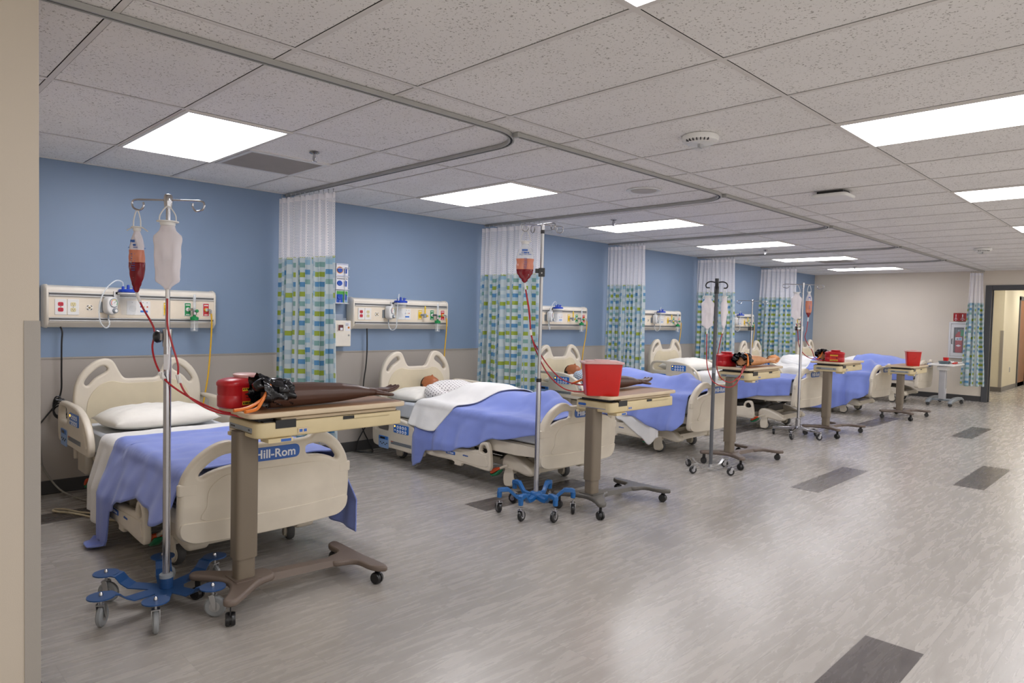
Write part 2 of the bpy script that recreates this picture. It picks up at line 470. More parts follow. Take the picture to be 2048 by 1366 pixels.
for i in range(len(xs) - 1):
    for j in range(len(ys) - 1):
        if (round(xs[i], 2), round(ys[j], 2)) in lit: continue
        if abs(xs[i] - .83) < .01 and abs(ys[j] - 1.2192) < .01:
            b.box(xs[i] + .61, xs[i + 1], ys[j], ys[j + 1], H + .006, H + .02, 0); continue
        b.box(xs[i] + .0155, xs[i + 1] - .0155, ys[j] + .0155, ys[j + 1] - .0155, H + .003, H + .02, 0)
for x in gx: b.box(x - .012, x + .012, -4, YE, H, H + .002, 1)
for y in gy: b.box(0, 9, y - .012, y + .012, H + .0003, H + .002, 1)
b.box(0, .02, -4, YE, H - .001, H + .012, 1); b.box(0, 9, YE - .02, YE, H - .001, H + .012, 1)
b.box(1.425, 1.449, 1.2192, 1.8288, H, H + .012, 1)
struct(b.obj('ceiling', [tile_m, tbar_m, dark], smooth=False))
struct(MB().box(-.15, 0, -4, YE + .15, 0, H + .1).obj('wall_left', blue_wall, smooth=False))
b = MB(); b.box(0, .006, PY0, YE, .1, .992, 0); b.box(0, .011, PY0, YE, .992, 1.004, 1)
for y in (2.2, 4.66, 7.1, 9.5, 11.9): b.box(.006, .0075, y - .003, y + .003, .1, .992, 1)
struct(b.obj('trim_1', [taupe_wall, guard_m], smooth=False))
struct(MB().box(0, .012, PY0, YE, 0, .1).obj('baseboard_left', base_m, bev=.004))
# near partition, its end facing the camera with a corner guard
struct(MB().box(0, 3.2, -1.3, PY0, 0, H + .05).obj('wall_near', beige_wall, smooth=False))
b = MB(); b.plate([fil([(3.2, PY0 - .042), (3.203, PY0 - .042), (3.203, PY0 + .003), (3.158, PY0 + .003), (3.158, PY0), (3.2, PY0)], 0)], 1.23, 0, T(0, 0, .1 + .615))
struct(b.obj('trim_2', guard_m))
b = MB(); b.box(3.2, 3.212, -1.3, PY0, 0, .1); b.box(.012, 3.212, PY0, PY0 + .012, 0, .1)
struct(b.obj('baseboard_near', base_m, smooth=False))
# end wall with the doorway
DX0, DX1, DZ = 3.2, 4.5, 2.1
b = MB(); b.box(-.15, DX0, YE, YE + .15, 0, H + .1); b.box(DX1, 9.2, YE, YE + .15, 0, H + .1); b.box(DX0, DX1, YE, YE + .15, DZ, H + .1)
struct(b.obj('wall_end', beige_bright, smooth=False))
b = MB(); b.box(.012, DX0 - .07, YE - .012, YE, 0, .1); b.box(DX1 + .07, 9, YE - .012, YE, 0, .1)
struct(b.obj('baseboard_end', base_m, smooth=False))
b = MB()
for x0, x1 in ((DX0 - .07, DX0 + .03), (DX1 - .03, DX1 + .07)): b.box(x0, x1, YE - .03, YE + .18, 0, DZ + .07)
b.box(DX0 + .03, DX1 - .03, YE - .03, YE + .18, DZ - .02, DZ + .07); b.box(DX0 + .03, DX0 + .045, YE + .05, YE + .09, 0, DZ - .02)
struct(b.obj('door_1', frame_m, bev=.006))
# corridor beyond the doorway
b = MB(); b.box(2.68, 2.98, 17.2, 20.4, 0, H); b.box(2.2, 2.68, 17.75, 17.9, 0, H); b.box(2.2, 2.35, YE + .15, 17.9, 0, H)
b.box(2.68, 3.6, 20.3, 20.5, 0, H); b.box(4.75, 4.9, YE + .15, 20.5, 0, H); b.box(3.6, 4.8, 20.3, 20.5, 2.1, H); b.box(2.35, 2.68, 17.0, 17.75, 2.16, H)
struct(b.obj('wall_corridor', corr_wall, smooth=False))
struct(MB().box(2.2, 4.9, YE + .15, 20.6, H, H + .1).obj('ceiling_corridor', tile_m, smooth=False))
b = MB(); b.box(2.67, 2.99, 17.19, 20.3, 0, .1)
struct(b.obj('baseboard_corridor', base_g, smooth=False))
b = MB(); b.box(2.975, 2.984, 17.196, 17.25, .1, 1.33); b.box(2.93, 2.984, 17.192, 17.2, .1, 1.33); b.box(2.675, 2.735, 17.192, 17.2, .1, 1.33)
struct(b.obj('trim_3', guard_m, smooth=False))
b = MB()
b.box(2.98, 3.0, 18.95, 19.05, 0, 2.12); b.box(2.98, 3.0, 19.95, 20.05, 0, 2.12); b.box(2.98, 3.0, 18.95, 20.05, 2.05, 2.14)
o = struct(b.obj('door_2', frame_m, smooth=False))
MB().box(2.975, 2.99, 19.05, 19.95, .01, 2.05).obj('door_leaf', door_m, o, smooth=False)
# lamps
for i, (x, y) in enumerate(lights):
    if i < 6: lab = 'lit rectangular ceiling light over ' + ['the empty bed nearest the camera', 'the bed with the dotted-gown manikin', 'the third bed, behind the tall red bin', 'the fourth bed, with a white pillow', 'the fifth bed, with the blanket to the floor', 'the farthest bed'][i]
    elif i < 10: lab = ['lit ceiling light cut off by the top edge of the picture', 'largest lit ceiling light, at the right edge over the aisle', 'second lit ceiling light down the right side of the aisle', 'small far lit ceiling light at the right edge of the picture'][i - 6]
    else: lab = 'unseen ceiling light added to brighten the right part of the ward'
    w = 1.2192
    t = root('ceiling_light', (x + w / 2, y + .3048, H - .004), lab, 'light', 'lit ceiling panels')
    b = MB(); b.plate([rect(-w / 2, w / 2, -.3048, .3048), rect(-w / 2 + .024, w / 2 - .024, -.281, .281)], .012, 0)
    b.obj('light_frame', tbar_m, t, loc=(0, 0, .004))
    MB().box(-w / 2 + .004, w / 2 - .004, -.3, .3, .0105, .05).obj('housing', dark, t, smooth=False)  # unseen box added to keep lamp light from leaking above the tiles
    MB().box(-w / 2 + .024, w / 2 - .024, -.281, .281, .0, .006).obj('diffuser', lamp_m, t, smooth=False)
# return air grilles
for i, (x, y) in enumerate(((.83, 1.2192), (1.25, 18 * .6096 + .0))):
    t = root('air_vent', (x + .305, y + .305, H), ['grey square air return grille beside the nearest ceiling light', 'dark thin air return grille far down the ceiling over the fifth bay'][i], 'vent')
    b = MB(); b.plate([rect(-.29, .29, -.29, .29), rect(-.262, .262, -.262, .262)], .01, .002); b.obj('vent_frame', wpaint, t)
    b = MB(); b.box(-.262, .262, -.262, .262, .001, .004, 0)
    for k in range(44):
        xx = -.255 + k * .0119; b.box(xx, xx + .005, -.262, .262, -.003, .001, 1)
    b.obj('louvre', [M('grille_back', '6a6765', .8), M('grille_fin', 'aaa5a2', .5)] if i == 0 else [bpy.data.materials['grille_back'], bpy.data.materials['grille_fin']], t, smooth=False)
for i, (x, y) in enumerate(((1.70, 1.55), (1.45, 5.2), (1.42, 8.92), (1.45, 12.55))):
    t = root('fire_sprinkler', (x, y, H), 'small chrome ceiling sprinkler ' + ['between the air grille and the first curtain track', 'beside the third ceiling light', 'beyond the fourth ceiling light', 'by the farthest ceiling light'][i], 'sprinkler', 'ceiling sprinklers')
    b = MB(); b.lathe([(.001, .0), (.032, 0), (.034, -.004), (.018, -.012), (.001, -.012)][::-1], 16); b.obj('escutcheon', chrome, t)
    b = MB(); b.lathe([(.008, -.05), (.008, -.01)], 10); b.tube([(.012, 0, -.02), (.016, 0, -.04), (.004, 0, -.06)], .003, 6); b.tube([(-.012, 0, -.02), (-.016, 0, -.04), (-.004, 0, -.06)], .003, 6)
    b.lathe([(.02, -.064), (.02, -.06)], 14); b.obj('deflector', chrome, t)
for i, (x, y) in enumerate(((3.84, 2.80), (3.85, 10.16))):
    t = root('smoke_detector', (x, y, H), ['large round smoke detector with a clear strobe lens in the middle of the ceiling', 'far small smoke detector near the end of the ceiling'][i], 'smoke detector')
    MB().lathe([(.001, 0), (.10, 0), (.105, -.012), (.1, -.032), (.07, -.045), (.001, -.046)], 28).obj('detector_body', white, t)
    MB().lathe([(.075, -.040), (.066, -.055), (.045, -.070), (.02, -.078), (.004, -.08)], 24).obj('strobe_lens', clear, t)
    b = MB(); b.box(-.008, .008, -.014, .014, -.068, -.044)
    for k in range(7): a = .6 + k * .22; b.box(-.003, .003, .085, .1, -.042, -.025, 1, R(a + 2.2, 'Z'))
    b.obj('strobe_core', [steel, dark], t)
t = root('ceiling_speaker', (2.65, 3.99, H), 'round flush grey ceiling speaker by the second curtain track', 'speaker')
MB().lathe([(.001, -.001), (.105, -.001), (.115, -.006), (.14, -.006), (.142, 0)], 32).obj('speaker_ring', white, t)
MB().lathe([(.001, -.008), (.1, -.008), (.104, -.004)], 28).obj('speaker_grille', M('speaker_mesh', 'b9b5b0', .7), t)
t = root('wireless_access_point', (3.8, 4.95, H), 'flat white plastic box hanging from the ceiling over a dark bracket', 'access point')
MB().box(-.10, .10, -.08, .08, -.025, 0).obj('bracket', dark, t, bev=.004)
MB().plate([rect(-.14, .14, -.12, .12, .05)], .03, .012, T(0, 0, -.04)).obj('case', white, t)
# ------------------------------------------------------------------ curtain tracks
TY = [2.205, 4.675, 7.04, 9.48, 11.82]
def track(path, label):
    t = root('curtain_track', (path[0][0], path[0][1], H - .024), label, 'curtain track', 'ceiling curtain tracks')
    for nm, prof, mt in (('rail', [(-.016, .004), (.016, .004), (.016, -.018), (.007, -.018), (.007, -.014), (-.007, -.014), (-.007, -.018), (-.016, -.018)], trackm), ('rail_slot', [(-.007, -.0135), (.007, -.0135), (.007, -.0145), (-.007, -.0145)], trackd)):
        rings = []; n = len(path)
        for i, p in enumerate(path):
            a, c = Vector(path[max(i - 1, 0)]), Vector(path[min(i + 1, n - 1)])
            d = (c - a).normalized(); nn = Vector((d.y, -d.x))
            rings.append([(p[0] + nn.x * u - path[0][0], p[1] + nn.y * u - path[0][1], .02 + w) for u, w in prof])
        MB().loft(rings).obj(nm, mt, t, ang=30)
    if len(path) > 5:
        MB().box(-.02, .02, -.01, .012, -.002, .024).obj('end_stop', trackm, t)
ys0 = [PY0 + .012, 2.07, 4.535, 6.90, 9.34, 11.68]
XT = 3.08
for i in range(5):
    r = .3; y1 = TY[i]
    path = [(XT, ys0[i]), (XT, y1 - r)] + [(XT - r + r * math.cos(a), y1 - r + r * math.sin(a)) for a in [PI / 2 * k / 10 for k in range(1, 11)]] + [(.006, y1)]
    track(path, 'white curtain track bending from the aisle to the wall, dividing ' + ['the first and second beds', 'the second and third beds', 'the third and fourth beds', 'the fourth and fifth beds', 'the fifth and sixth beds'][i])
track([(XT, ys0[5]), (XT, YE - .002)], 'straight far curtain track ending at the beige end wall')
# ------------------------------------------------------------------ privacy curtains
hook_me = MB().tube([(0, 0, .035), (0, 0, .012), (.004, 0, .004), (0, 0, 0), (-.004, 0, .006)], .0022, 5).lathe([(.006, .03), (.006, .038)], 8).me('hook', steel)
def curtain(P0, P1, wid, zt, zs, zb, folds, amp, label, seed, flare=.12, shear=0, uoff=0):
    """hangs between plan points P0 and P1, pleated; zt top, zs seam, zb hem"""
    P0, P1 = Vector(P0), Vector(P1); d = P1 - P0; L = d.length; d.normalize(); n = Vector((-d.y, d.x))
    t = root('privacy_curtain', ((P0.x + P1.x) / 2, (P0.y + P1.y) / 2, zb), label, 'curtain', 'cubicle curtains on the ceiling tracks')
    N = folds * 14
    def prow(z):
        f = (zt - z) / (zt - zb); g = 1 + flare * f
        out = []
        for i in range(N + 1):
            s = i / N; ph = s * folds * 2 * PI
            w = .75 + .5 * nz(s * 6, seed)
            a = amp * (.55 + .6 * f) * w * (math.sin(ph + .5 * math.sin(ph * .37 + seed)) + .18 * math.sin(2 * ph + seed + 3 * f))
            lat = .02 * f * math.sin(ph * 1.9 + seed) + .012 * nz(s * 9, z * 1.5, seed)
            p = P0 + d * ((s - .5) * L * g + .5 * L + lat + shear * f) + n * a
            out.append(Vector((p.x, p.y, z + (.004 * math.sin(ph) if z < zb + .01 else 0))))
        return out
    def sheet(z0, z1, rows, nm, mat, hem=None):
        bm = bmesh.new(); uvl = bm.loops.layers.uv.new('UVMap'); G = []; ref = prow((zs + zb) / 2)
        us = [0]
        for a, c in zip(ref, ref[1:]): us.append(us[-1] + (c - a).length)
        for j in range(rows + 1):
            z = z0 + (z1 - z0) * j / rows; G.append([bm.verts.new(p) for p in prow(z)])
        for j in range(rows):
            za, zc = z0 + (z1 - z0) * j / rows, z0 + (z1 - z0) * (j + 1) / rows
            for i in range(N):
                f = bm.faces.new((G[j][i], G[j][i + 1], G[j + 1][i + 1], G[j + 1][i])); f.smooth = True
                for lp, (uu, zz) in zip(f.loops, ((us[i], za), (us[i + 1], za), (us[i + 1], zc), (us[i], zc))): lp[uvl].uv = (uu + uoff, zz)
                if hem and (za > z1_top - .05): f.material_index = 1
        me = bpy.data.meshes.new(nm); bm.to_mesh(me); bm.free()
        for m in (mat if isinstance(mat, list) else [mat]): me.materials.append(m)
        me.transform(Matrix.Translation(-Vector(t.location)))
        o = bpy.data.objects.new(nm, me); COL.objects.link(o); o.parent = t; return o
    z1_top = zt
    sheet(zs, zt, 12, 'net_panel', [net_m, net_solid], hem=True)
    sheet(zb, zs + .01, 26, 'fabric_panel', curt_m)
    nh = folds + 3; top = prow(zt)
    for k in range(nh):
        s = (k + .5) / nh; p = P0 + d * (s * L)
        inst(hook_me, 'hook', t, (p.x - t.location.x, p.y - t.location.y, zt - .008 - t.location.z), (0, 0, rnd.random() * 3))
    return t
CL = ['blue and green plaid curtain bunched at the wall behind the glove boxes, the nearest one', 'plaid curtain with broad green stripes behind the blood bag, second from the front', 'plaid curtain at the wall behind the tall red bin', 'plaid curtain behind the grey pole with two white bags', 'plaid curtain at the wall beside the farthest bed']
X0, X1 = [.0, -.02, -.02, -.02, -.02], [.78, .87, .60, .66, .68]
for i in range(5):
    curtain((X0[i] + .06, TY[i] - [.09, .08, .06, .06, .06][i]), (X1[i], TY[i] + [.05, .02, .02, .02, .02][i]), 1, 2.385, 1.845, [.27, .45, .45, .45, .5][i], [9, 10, 9, 9, 8][i], [.045, .05, .045, .05, .05][i], CL[i], 3.1 + i * 1.7, [.14, .05, .07, .1, .14][i], [.03, .01, .01, .01, .01][i], i * .17)
curtain((2.94, YE - .34), (3.12, YE - .24), 1, 2.385, 1.83, .30, 4, .045, 'plaid curtain hanging at the end wall beside the doorway', 9.2, .75, .012, .1)
# ------------------------------------------------------------------ headwall units and what hangs on them
HY = [.335, 2.845, 5.27, 7.645, 10.2, 12.385]
HL = ['above the empty nearest bed', 'beside the glove boxes', 'above the third bed', 'above the fourth bed', 'behind the bare chrome pole', 'half hidden by the last wall curtain']
def gasplate(mb_mats, nm, y, z, col, t, knob):
    b = MB(); b.box(.101, .106, y - .026, y + .026, z - .055, z + .055, 1); b.box(.106, .109, y - .022, y + .022, z - .05, z + .05, 0)
    b.box(.109, .1095, y - .016, y + .016, z + .032, z + .04, 1); b.box(.109, .1095, y - .014, y + .014, z - .044, z - .038, 1)
    b.lathe([(.016, 0), (.016, .008), (.011, .012), (.004, .012)], 16, 2, PX(.109, y, z))
    b.obj(nm, [col, white, knob], t, world=True)
def headwall(i):
    y0 = HY[i]; L = 1.22; t = root('headwall_unit', (0, y0 + L / 2, 1.225), 'long cream medical wall unit with outlets ' + HL[i], 'medical wall unit', 'headwall units along the blue wall')
    sec = [(.004, 1.225), (.055, 1.225), (.1, 1.262), (.1, 1.495), (.088, 1.516), (.05, 1.53), (.004, 1.53)]
    MB().loft([[(x, y, z) for x, z in sec] for y in (y0 + .022, y0 + L - .022)]).obj('body', headw, t, world=True, ang=25)
    for ya, yb in ((y0, y0 + .03), (y0 + L - .03, y0 + L)):
        k = 1 if ya == y0 else -1
        secs = []
        for yy, s in ((ya, .0), (ya + .012 if k > 0 else yb - .03 + .006, 1.), (yb, 1. if k > 0 else 0)):
            pass
        e0, e1 = (ya, yb) if k > 0 else (yb, ya)
        rings = []
        for yy, dx, dz in ((e0, -.035, .006), (e0 + k * .008, -.008, -.001), (e0 + k * .018, .004, -.005), (e1, .004, -.005)):
            rings.append([(max(x + (dx if x > .03 else 0), .003), yy, 1.3775 + (z - 1.3775) * (1 - dz / .15)) for x, z in sec])
        MB().loft(rings).obj('end_cap', headw, t, world=True, ang=50)
    MB().box(.1, .1015, y0 + .032, y0 + L - .032, 1.3, 1.44).obj('face_panel', headw2, t, world=True)
    for z in (1.452, 1.272):
        b = MB(); b.box(.1, .112, y0 + .032, y0 + L - .032, z, z + .008, 0); b.box(.1, .112, y0 + .032, y0 + L - .032, z + .02, z + .026, 0); b.box(.1, .1015, y0 + .032, y0 + L - .032, z + .008, z + .02, 1)
        b.obj('equipment_rail', [alum, alumd], t, world=True, bev=.0015)
    for nm, yc, m in (('red_outlet', .103, redout), ('ivory_outlet', .181, ivory)):
        y = y0 + yc
        b = MB(); b.plate([rect(-.036, .036, -.057, .057, .004)], .005, .0015, PX(.104, y, 1.374))
        for zz in (.02, -.02):
            b.plate([rect(-.017, .017, -.0145, .0145, .010)], .006, .001, PX(.106, y, 1.374 + zz), 1)
            b.box(.109, .1093, y - .007, y - .005, 1.374 + zz - .001, 1.374 + zz + .007, 2); b.box(.109, .1093, y + .005, y + .007, 1.374 + zz - .001, 1.374 + zz + .006, 2)
            b.lathe([(.0025, 0), (.0025, .0003)], 8, 2, PX(.109, y, 1.374 + zz - .007))
        b.lathe([(.003, 0), (.002, .001)], 8, 2, PX(.1065, y, 1.374)); b.obj(nm, [white, m, dark], t, world=True)
    b = MB(); b.lathe([(.024, 0), (.024, .003), (.018, .004)], 20, 0, PX(.101, y0 + .285, 1.372)); b.lathe([(.008, 0), (.007, .006), (.003, .007)], 12, 1, PX(.104, y0 + .285, 1.372))
    for k in range(4): b.box(.014, .02, -.006, .006, .0032, .0042, 2, PX(.101, y0 + .285, 1.372) @ R(PI / 4 + k * PI / 2, 'Z'))
    b.obj('ground_jack', [headw, brass, dark], t, world=True)
    b = MB(); y = y0 + .617; b.plate([rect(-.083, .083, -.055, .055, .004)], .004, .001, PX(.103, y, 1.378))
    for r_ in (.006, .014, .022):
        for k in range(int(r_ * 700)): a = 2 * PI * k / int(r_ * 700); b.box(.105, .1056, y - .042 + r_ * math.cos(a) - .0017, y - .042 + r_ * math.cos(a) + .0017, 1.372 + r_ * math.sin(a) - .0017, 1.372 + r_ * math.sin(a) + .0017, 1)
    for k, mi in enumerate((2, 3, 4)): b.lathe([(.006, 0), (.004, .003)], 10, mi, PX(.105, y + .016 + k * .023, 1.388))
    b.box(.105, .1058, y + .012, y + .065, 1.345, 1.36, 5)
    for yy in (-.045, .03, .06): b.lathe([(.003, 0), (.002, .001)], 6, 1, PX(.105, y + yy, 1.42))
    b.obj('nurse_call_plate', [white, dark, logob, ivory, orange, panelb], t, world=True)
    gasplate(None, 'air_outlet', y0 + .82, 1.376, yellow, t, yellow); gasplate(None, 'oxygen_outlet', y0 + .98, 1.376, greeng, t, white); gasplate(None, 'vacuum_outlet', y0 + 1.125, 1.376, redg, t, yellow)
    # suction regulator
    p = ['over the nearest bed', 'by the glove boxes', 'over the third bed', 'over the fourth bed', 'over the fifth bed', 'on the farthest wall unit'][i]
    y = y0 + .40; r = root('suction_regulator', (.1, y, 1.32), 'white suction regulator with a round dial ' + p, 'suction regulator', 'suction regulators')
    mt = frame(.115, y, 1.39, (-.35, .937, 0), (0, 0, 1), (.937, .35, 0))
    b = MB(); b.box(-.05, -.01, -.04, .04, -.012, .0, 0, PX(.112, y, 1.378)); b.obj('mount_plate', stainl, r, world=True, bev=.003)
    b = MB(); b.plate([cr([(-.042, .02), (-.034, .056), (0, .068), (.034, .056), (.042, .02), (.036, -.045), (0, -.066), (-.036, -.045)], 4)], .07, .014, mt @ T(0, 0, .03)); b.obj('regulator_body', white, r, world=True)
    b = MB(); g = mt @ T(.004, .022, .066); b.lathe([(.034, -.004), (.034, .003), (.031, .005)], 24, 0, g); b.lathe([(.029, 0), (.029, .006)], 24, 1, g)
    for k in range(18):
        a = -.6 + k * .255; b.box(.021, .026, -.0028, .0028, .006, .0066, 2 if k < 7 else 3 if k < 12 else 4, g @ R(a, 'Z'))
    b.box(-.005, .02, -.001, .001, .0066, .0074, 5, g @ R(.8, 'Z')); b.obj('dial', [stainl, white, greeng, yellow, redg, inkm], r, world=True)
    b = MB(); b.lathe([(.02, 0), (.018, .016), (.014, .02)], 20, 0, mt @ T(.012, -.036, .064)); b.lathe([(.011, .02), (.010, .021)], 16, 1, mt @ T(.012, -.036, .064)); b.obj('knob', [stainl, white], r, world=True)
    b = MB(); b.lathe([(.006, -.03), (.006, 0)], 10, 0, T(.14, y, 1.322)); b.obj('hose_barb', stainl, r, world=True)
    # canister
    y = y0 + .525; r = root('suction_canister', (.17, y, 1.325), 'clear suction canister with a blue lid ' + p, 'canister', 'suction canisters')
    MB().lathe([(.044, 1.325), (.049, 1.34), (.06, 1.47), (.063, 1.495)], 24, 0, T(.17, y, 0)).obj('jar', clear, r, world=True)
    b = MB(); b.lathe([(.068, 1.495), (.069, 1.507), (.062, 1.516), (.02, 1.52)], 24, 0, T(.17, y, 0)); 
    for dy, dz in ((-.035, .02), (0, .032), (.04, .026)): b.lathe([(.011, 1.512), (.010, 1.515 + dz), (.006, 1.519 + dz)], 12, 0, T(.17, y + dy, 0))
    b.tube([(.17, y + .04, 1.535), (.17, y + .062, 1.535)], .007, 8); b.obj('lid', bluel, r, world=True)
    b = MB(); b.box(.104, .13, y - .085, y - .045, 1.42, 1.50); b.box(.118, .13, y - .075, y + .055, 1.478, 1.494); b.tube([(.17 + .066 * math.cos(a), y + .066 * math.sin(a), 1.485) for a in [2 * PI * k / 20 for k in range(20)]], .005, 6, closed=True); b.obj('bracket', white, r, world=True)
    pts = cr([(.14, y0 + .40, 1.292), (.15, y0 + .405, 1.25), (.17, y0 + .375, 1.225), (.19, y0 + .335, 1.27), (.2, y0 + .325, 1.38), (.2, y0 + .36, 1.5), (.19, y0 + .43, 1.575), (.18, y0 + .48, 1.572), (.17, y0 + .49, 1.535)] if i != 1 and i < 3 else
             [(.14, y0 + .40, 1.292), (.15, y0 + .405, 1.24), (.17, y0 + .43, 1.215), (.2, y0 + .455, 1.25), (.2, y0 + .46, 1.38), (.2, y0 + .47, 1.5), (.19, y0 + .485, 1.57), (.18, y0 + .50, 1.575), (.17, y0 + .50, 1.545)], 5, False)
    solo(MB().tube(pts, .0055, 8), 'suction_tube', clearer, 'clear looped suction tube ' + p, 'tube', 'suction tubes', base=(.14, y0 + .4, 1.22))
    # oxygen flowmeter
    y = y0 + 1.012; r = root('oxygen_flowmeter', (.16, y, 1.195), 'green and clear oxygen flowmeter ' + p, 'flowmeter', 'oxygen flowmeters')
    MB().lathe([(.011, 1.34), (.011, 1.49), (.006, 1.5), (.003, 1.5)], 14, 0, T(.165, y, 0)).obj('flow_tube', clearer, r, world=True)
    b = MB(); b.tube([(.11, y - .03, 1.376), (.165, y, 1.376)], .012, 10); b.lathe([(.017, 1.335), (.017, 1.36), (.012, 1.365)], 14, 0, T(.165, y, 0)); b.obj('inlet', chrome, r, world=True)
    MB().lathe([(.012, 0), (.013, .02), (.009, .024)], 10, 0, PX(.172, y + .012, 1.365)).obj('flow_knob', greeng, r, world=True)
    MB().lathe([(.012, 1.288), (.031, 1.29), (.033, 1.312), (.025, 1.318), (.012, 1.322), (.01, 1.338)], 18, 0, T(.165, y, 0)).obj('humidifier_cap', greeng, r, world=True)
    MB().lathe([(.027, 1.2), (.029, 1.21), (.03, 1.288)], 18, 0, T(.165, y, 0)).obj('humidifier_bottle', clear, r, world=True)
    MB().lathe([(.008, 1.208), (.008, 1.215), (.004, 1.22), (.004, 1.286)], 10, 0, T(.165, y, 0)).obj('stem', white, r, world=True)
    if i:
        y = y0 + .85; r = root('air_flowmeter', (.15, y, 1.36), 'short yellow air flowmeter ' + p, 'flowmeter', 'air flowmeters')
        MB().lathe([(.008, 1.38), (.008, 1.46), (.003, 1.47)], 12, 0, T(.155, y, 0)).obj('flow_tube', yellow, r, world=True)
        b = MB(); b.tube([(.11, y - .03, 1.376), (.155, y, 1.376)], .011, 10); b.lathe([(.016, 1.345), (.016, 1.385), (.01, 1.39)], 14, 0, T(.155, y, 0)); b.obj('inlet', stainl, r, world=True)
        MB().lathe([(.011, 0), (.011, .016)], 10, 0, PX(.165, y + .014, 1.365)).obj('flow_knob', yellow, r, world=True)
    # yellow hose
    y = y0 + 1.125
    ends = [(.135, y + .03, 1.355), (.14, y + .033, 1.31), (.135, y + .035, 1.2), (.12, y + .03, 1.0), (.13, y + .01, .82), (.15, y - .03, .62), (.16, y - .06, .45)]
    if i in (2, 3, 4): ends = [(.135, y + .03, 1.355), (.14, y + .033, 1.31), (.14, y + .015, 1.15), (.14, y - .03, .95), (.16, y - .09, .7), (.16, y - .12, .5)]
    r = root('vacuum_hose', (.12, y, 1.0), 'yellow hose hanging from the red outlet ' + p, 'hose', 'yellow hoses')
    b = MB(); b.tube([(.115, y, 1.376), (.135, y + .02, 1.376), (.135, y + .03, 1.372), (.135, y + .03, 1.345)], .008, 10); b.lathe([(.012, 0), (.012, .01)], 12, 0, PX(.118, y, 1.376)); b.obj('elbow', steel, r, world=True)
    MB().tube(cr(ends, 5, False), .0065, 8).obj('hose', yellowh, r, world=True)
for i in range(6): headwall(i)
def cord(pts, r, m, label, cat='cord', name='power_cord', grp=None, k=5, n=8):
    return solo(MB().tube(cr(pts, k, False), r, n), name, m, label, cat, grp, base=(pts[0][0], pts[0][1], min(p[2] for p in pts)))
cord([(.06, .445, 1.228), (.07, .455, 1.19), (.075, .45, 1.1), (.07, .45, .9), (.06, .45, .76), (.06, .42, .67), (.05, .36, .58), (.05, .30, .5), (.05, .25, .42), (.06, .22, .3), (.05, .2, .15), (.05, .22, .02)], .006, blackp, 'black power cord hanging from the nearest wall unit to the floor')
b = MB()
for k in range(5):
    a = .02 * k; b.tube([(.075 + .008 * k * math.cos(t), .425 + .006 * k + (.028 + .004 * k) * math.cos(t), .655 - a * .6 + (.07 - .005 * k) * math.sin(t)) for t in [2 * PI * j / 20 for j in range(20)]], .0055, 6, closed=True)
b.tube([(.105, .41, .70), (.05, .44, .70), (.05, .47, .695), (.11, .46, .69)], .006, 6, closed=True)
solo(b, 'cord_coil', blackp, 'black cord coiled and tied beside the nearest headboard', 'cord')
cord([(.06, 3.045, 1.228), (.06, 3.048, 1.15), (.06, 3.05, 1.0), (.06, 3.04, .85), (.06, 3.02, .72), (.06, 3.0, .5), (.07, 2.97, .38), (.09, 3.0, .22), (.1, 3.06, .1), (.13, 3.08, .03), (.2, 3.04, .012), (.15, 2.96, .012), (.07, 2.9, .02)], .0065, blackp, 'black power cord hanging beside the sharps cabinet, looping on the floor')
cord([(.075, 3.0, .5), (.1, 3.04, .4), (.09, 3.06, .3), (.08, 3.0, .2), (.07, 2.95, .1), (.08, 2.93, .012)], .006, blackp, 'second black cord crossing the longer one below the sharps cabinet')
cord([(.03, .29, .55), (.03, .32, .46), (.03, .33, .3), (.05, .345, .2), (.14, .42, .06), (.3, .5, .012), (.5, .55, .012), (.8, .6, .012), (1.1, .7, .012)], .0065, M('grey_cable', '8d8a82', .5), 'grey cable running down the wall and under the nearest bed', 'cable', 'floor_cable')
cord([(.95, .6, .011), (.7, .43, .011), (.56, .37, .011), (.52, .32, .011), (.57, .31, .011), (.7, .39, .011), (1.0, .52, .011), (1.2, .7, .011)], .0075, M('beige_cable', 'c9bda0', .5), 'beige cable doubled in a loop on the floor by the nearest bed', 'cable', 'floor_cable')
cord([(.07, 7.42, .72), (.09, 7.41, .78), (.07, 7.39, .80), (.06, 7.41, .74), (.09, 7.44, .68), (.08, 7.43, .55), (.08, 7.45, .3)], .007, blackp, 'short black cord knotted behind the fourth headboard')
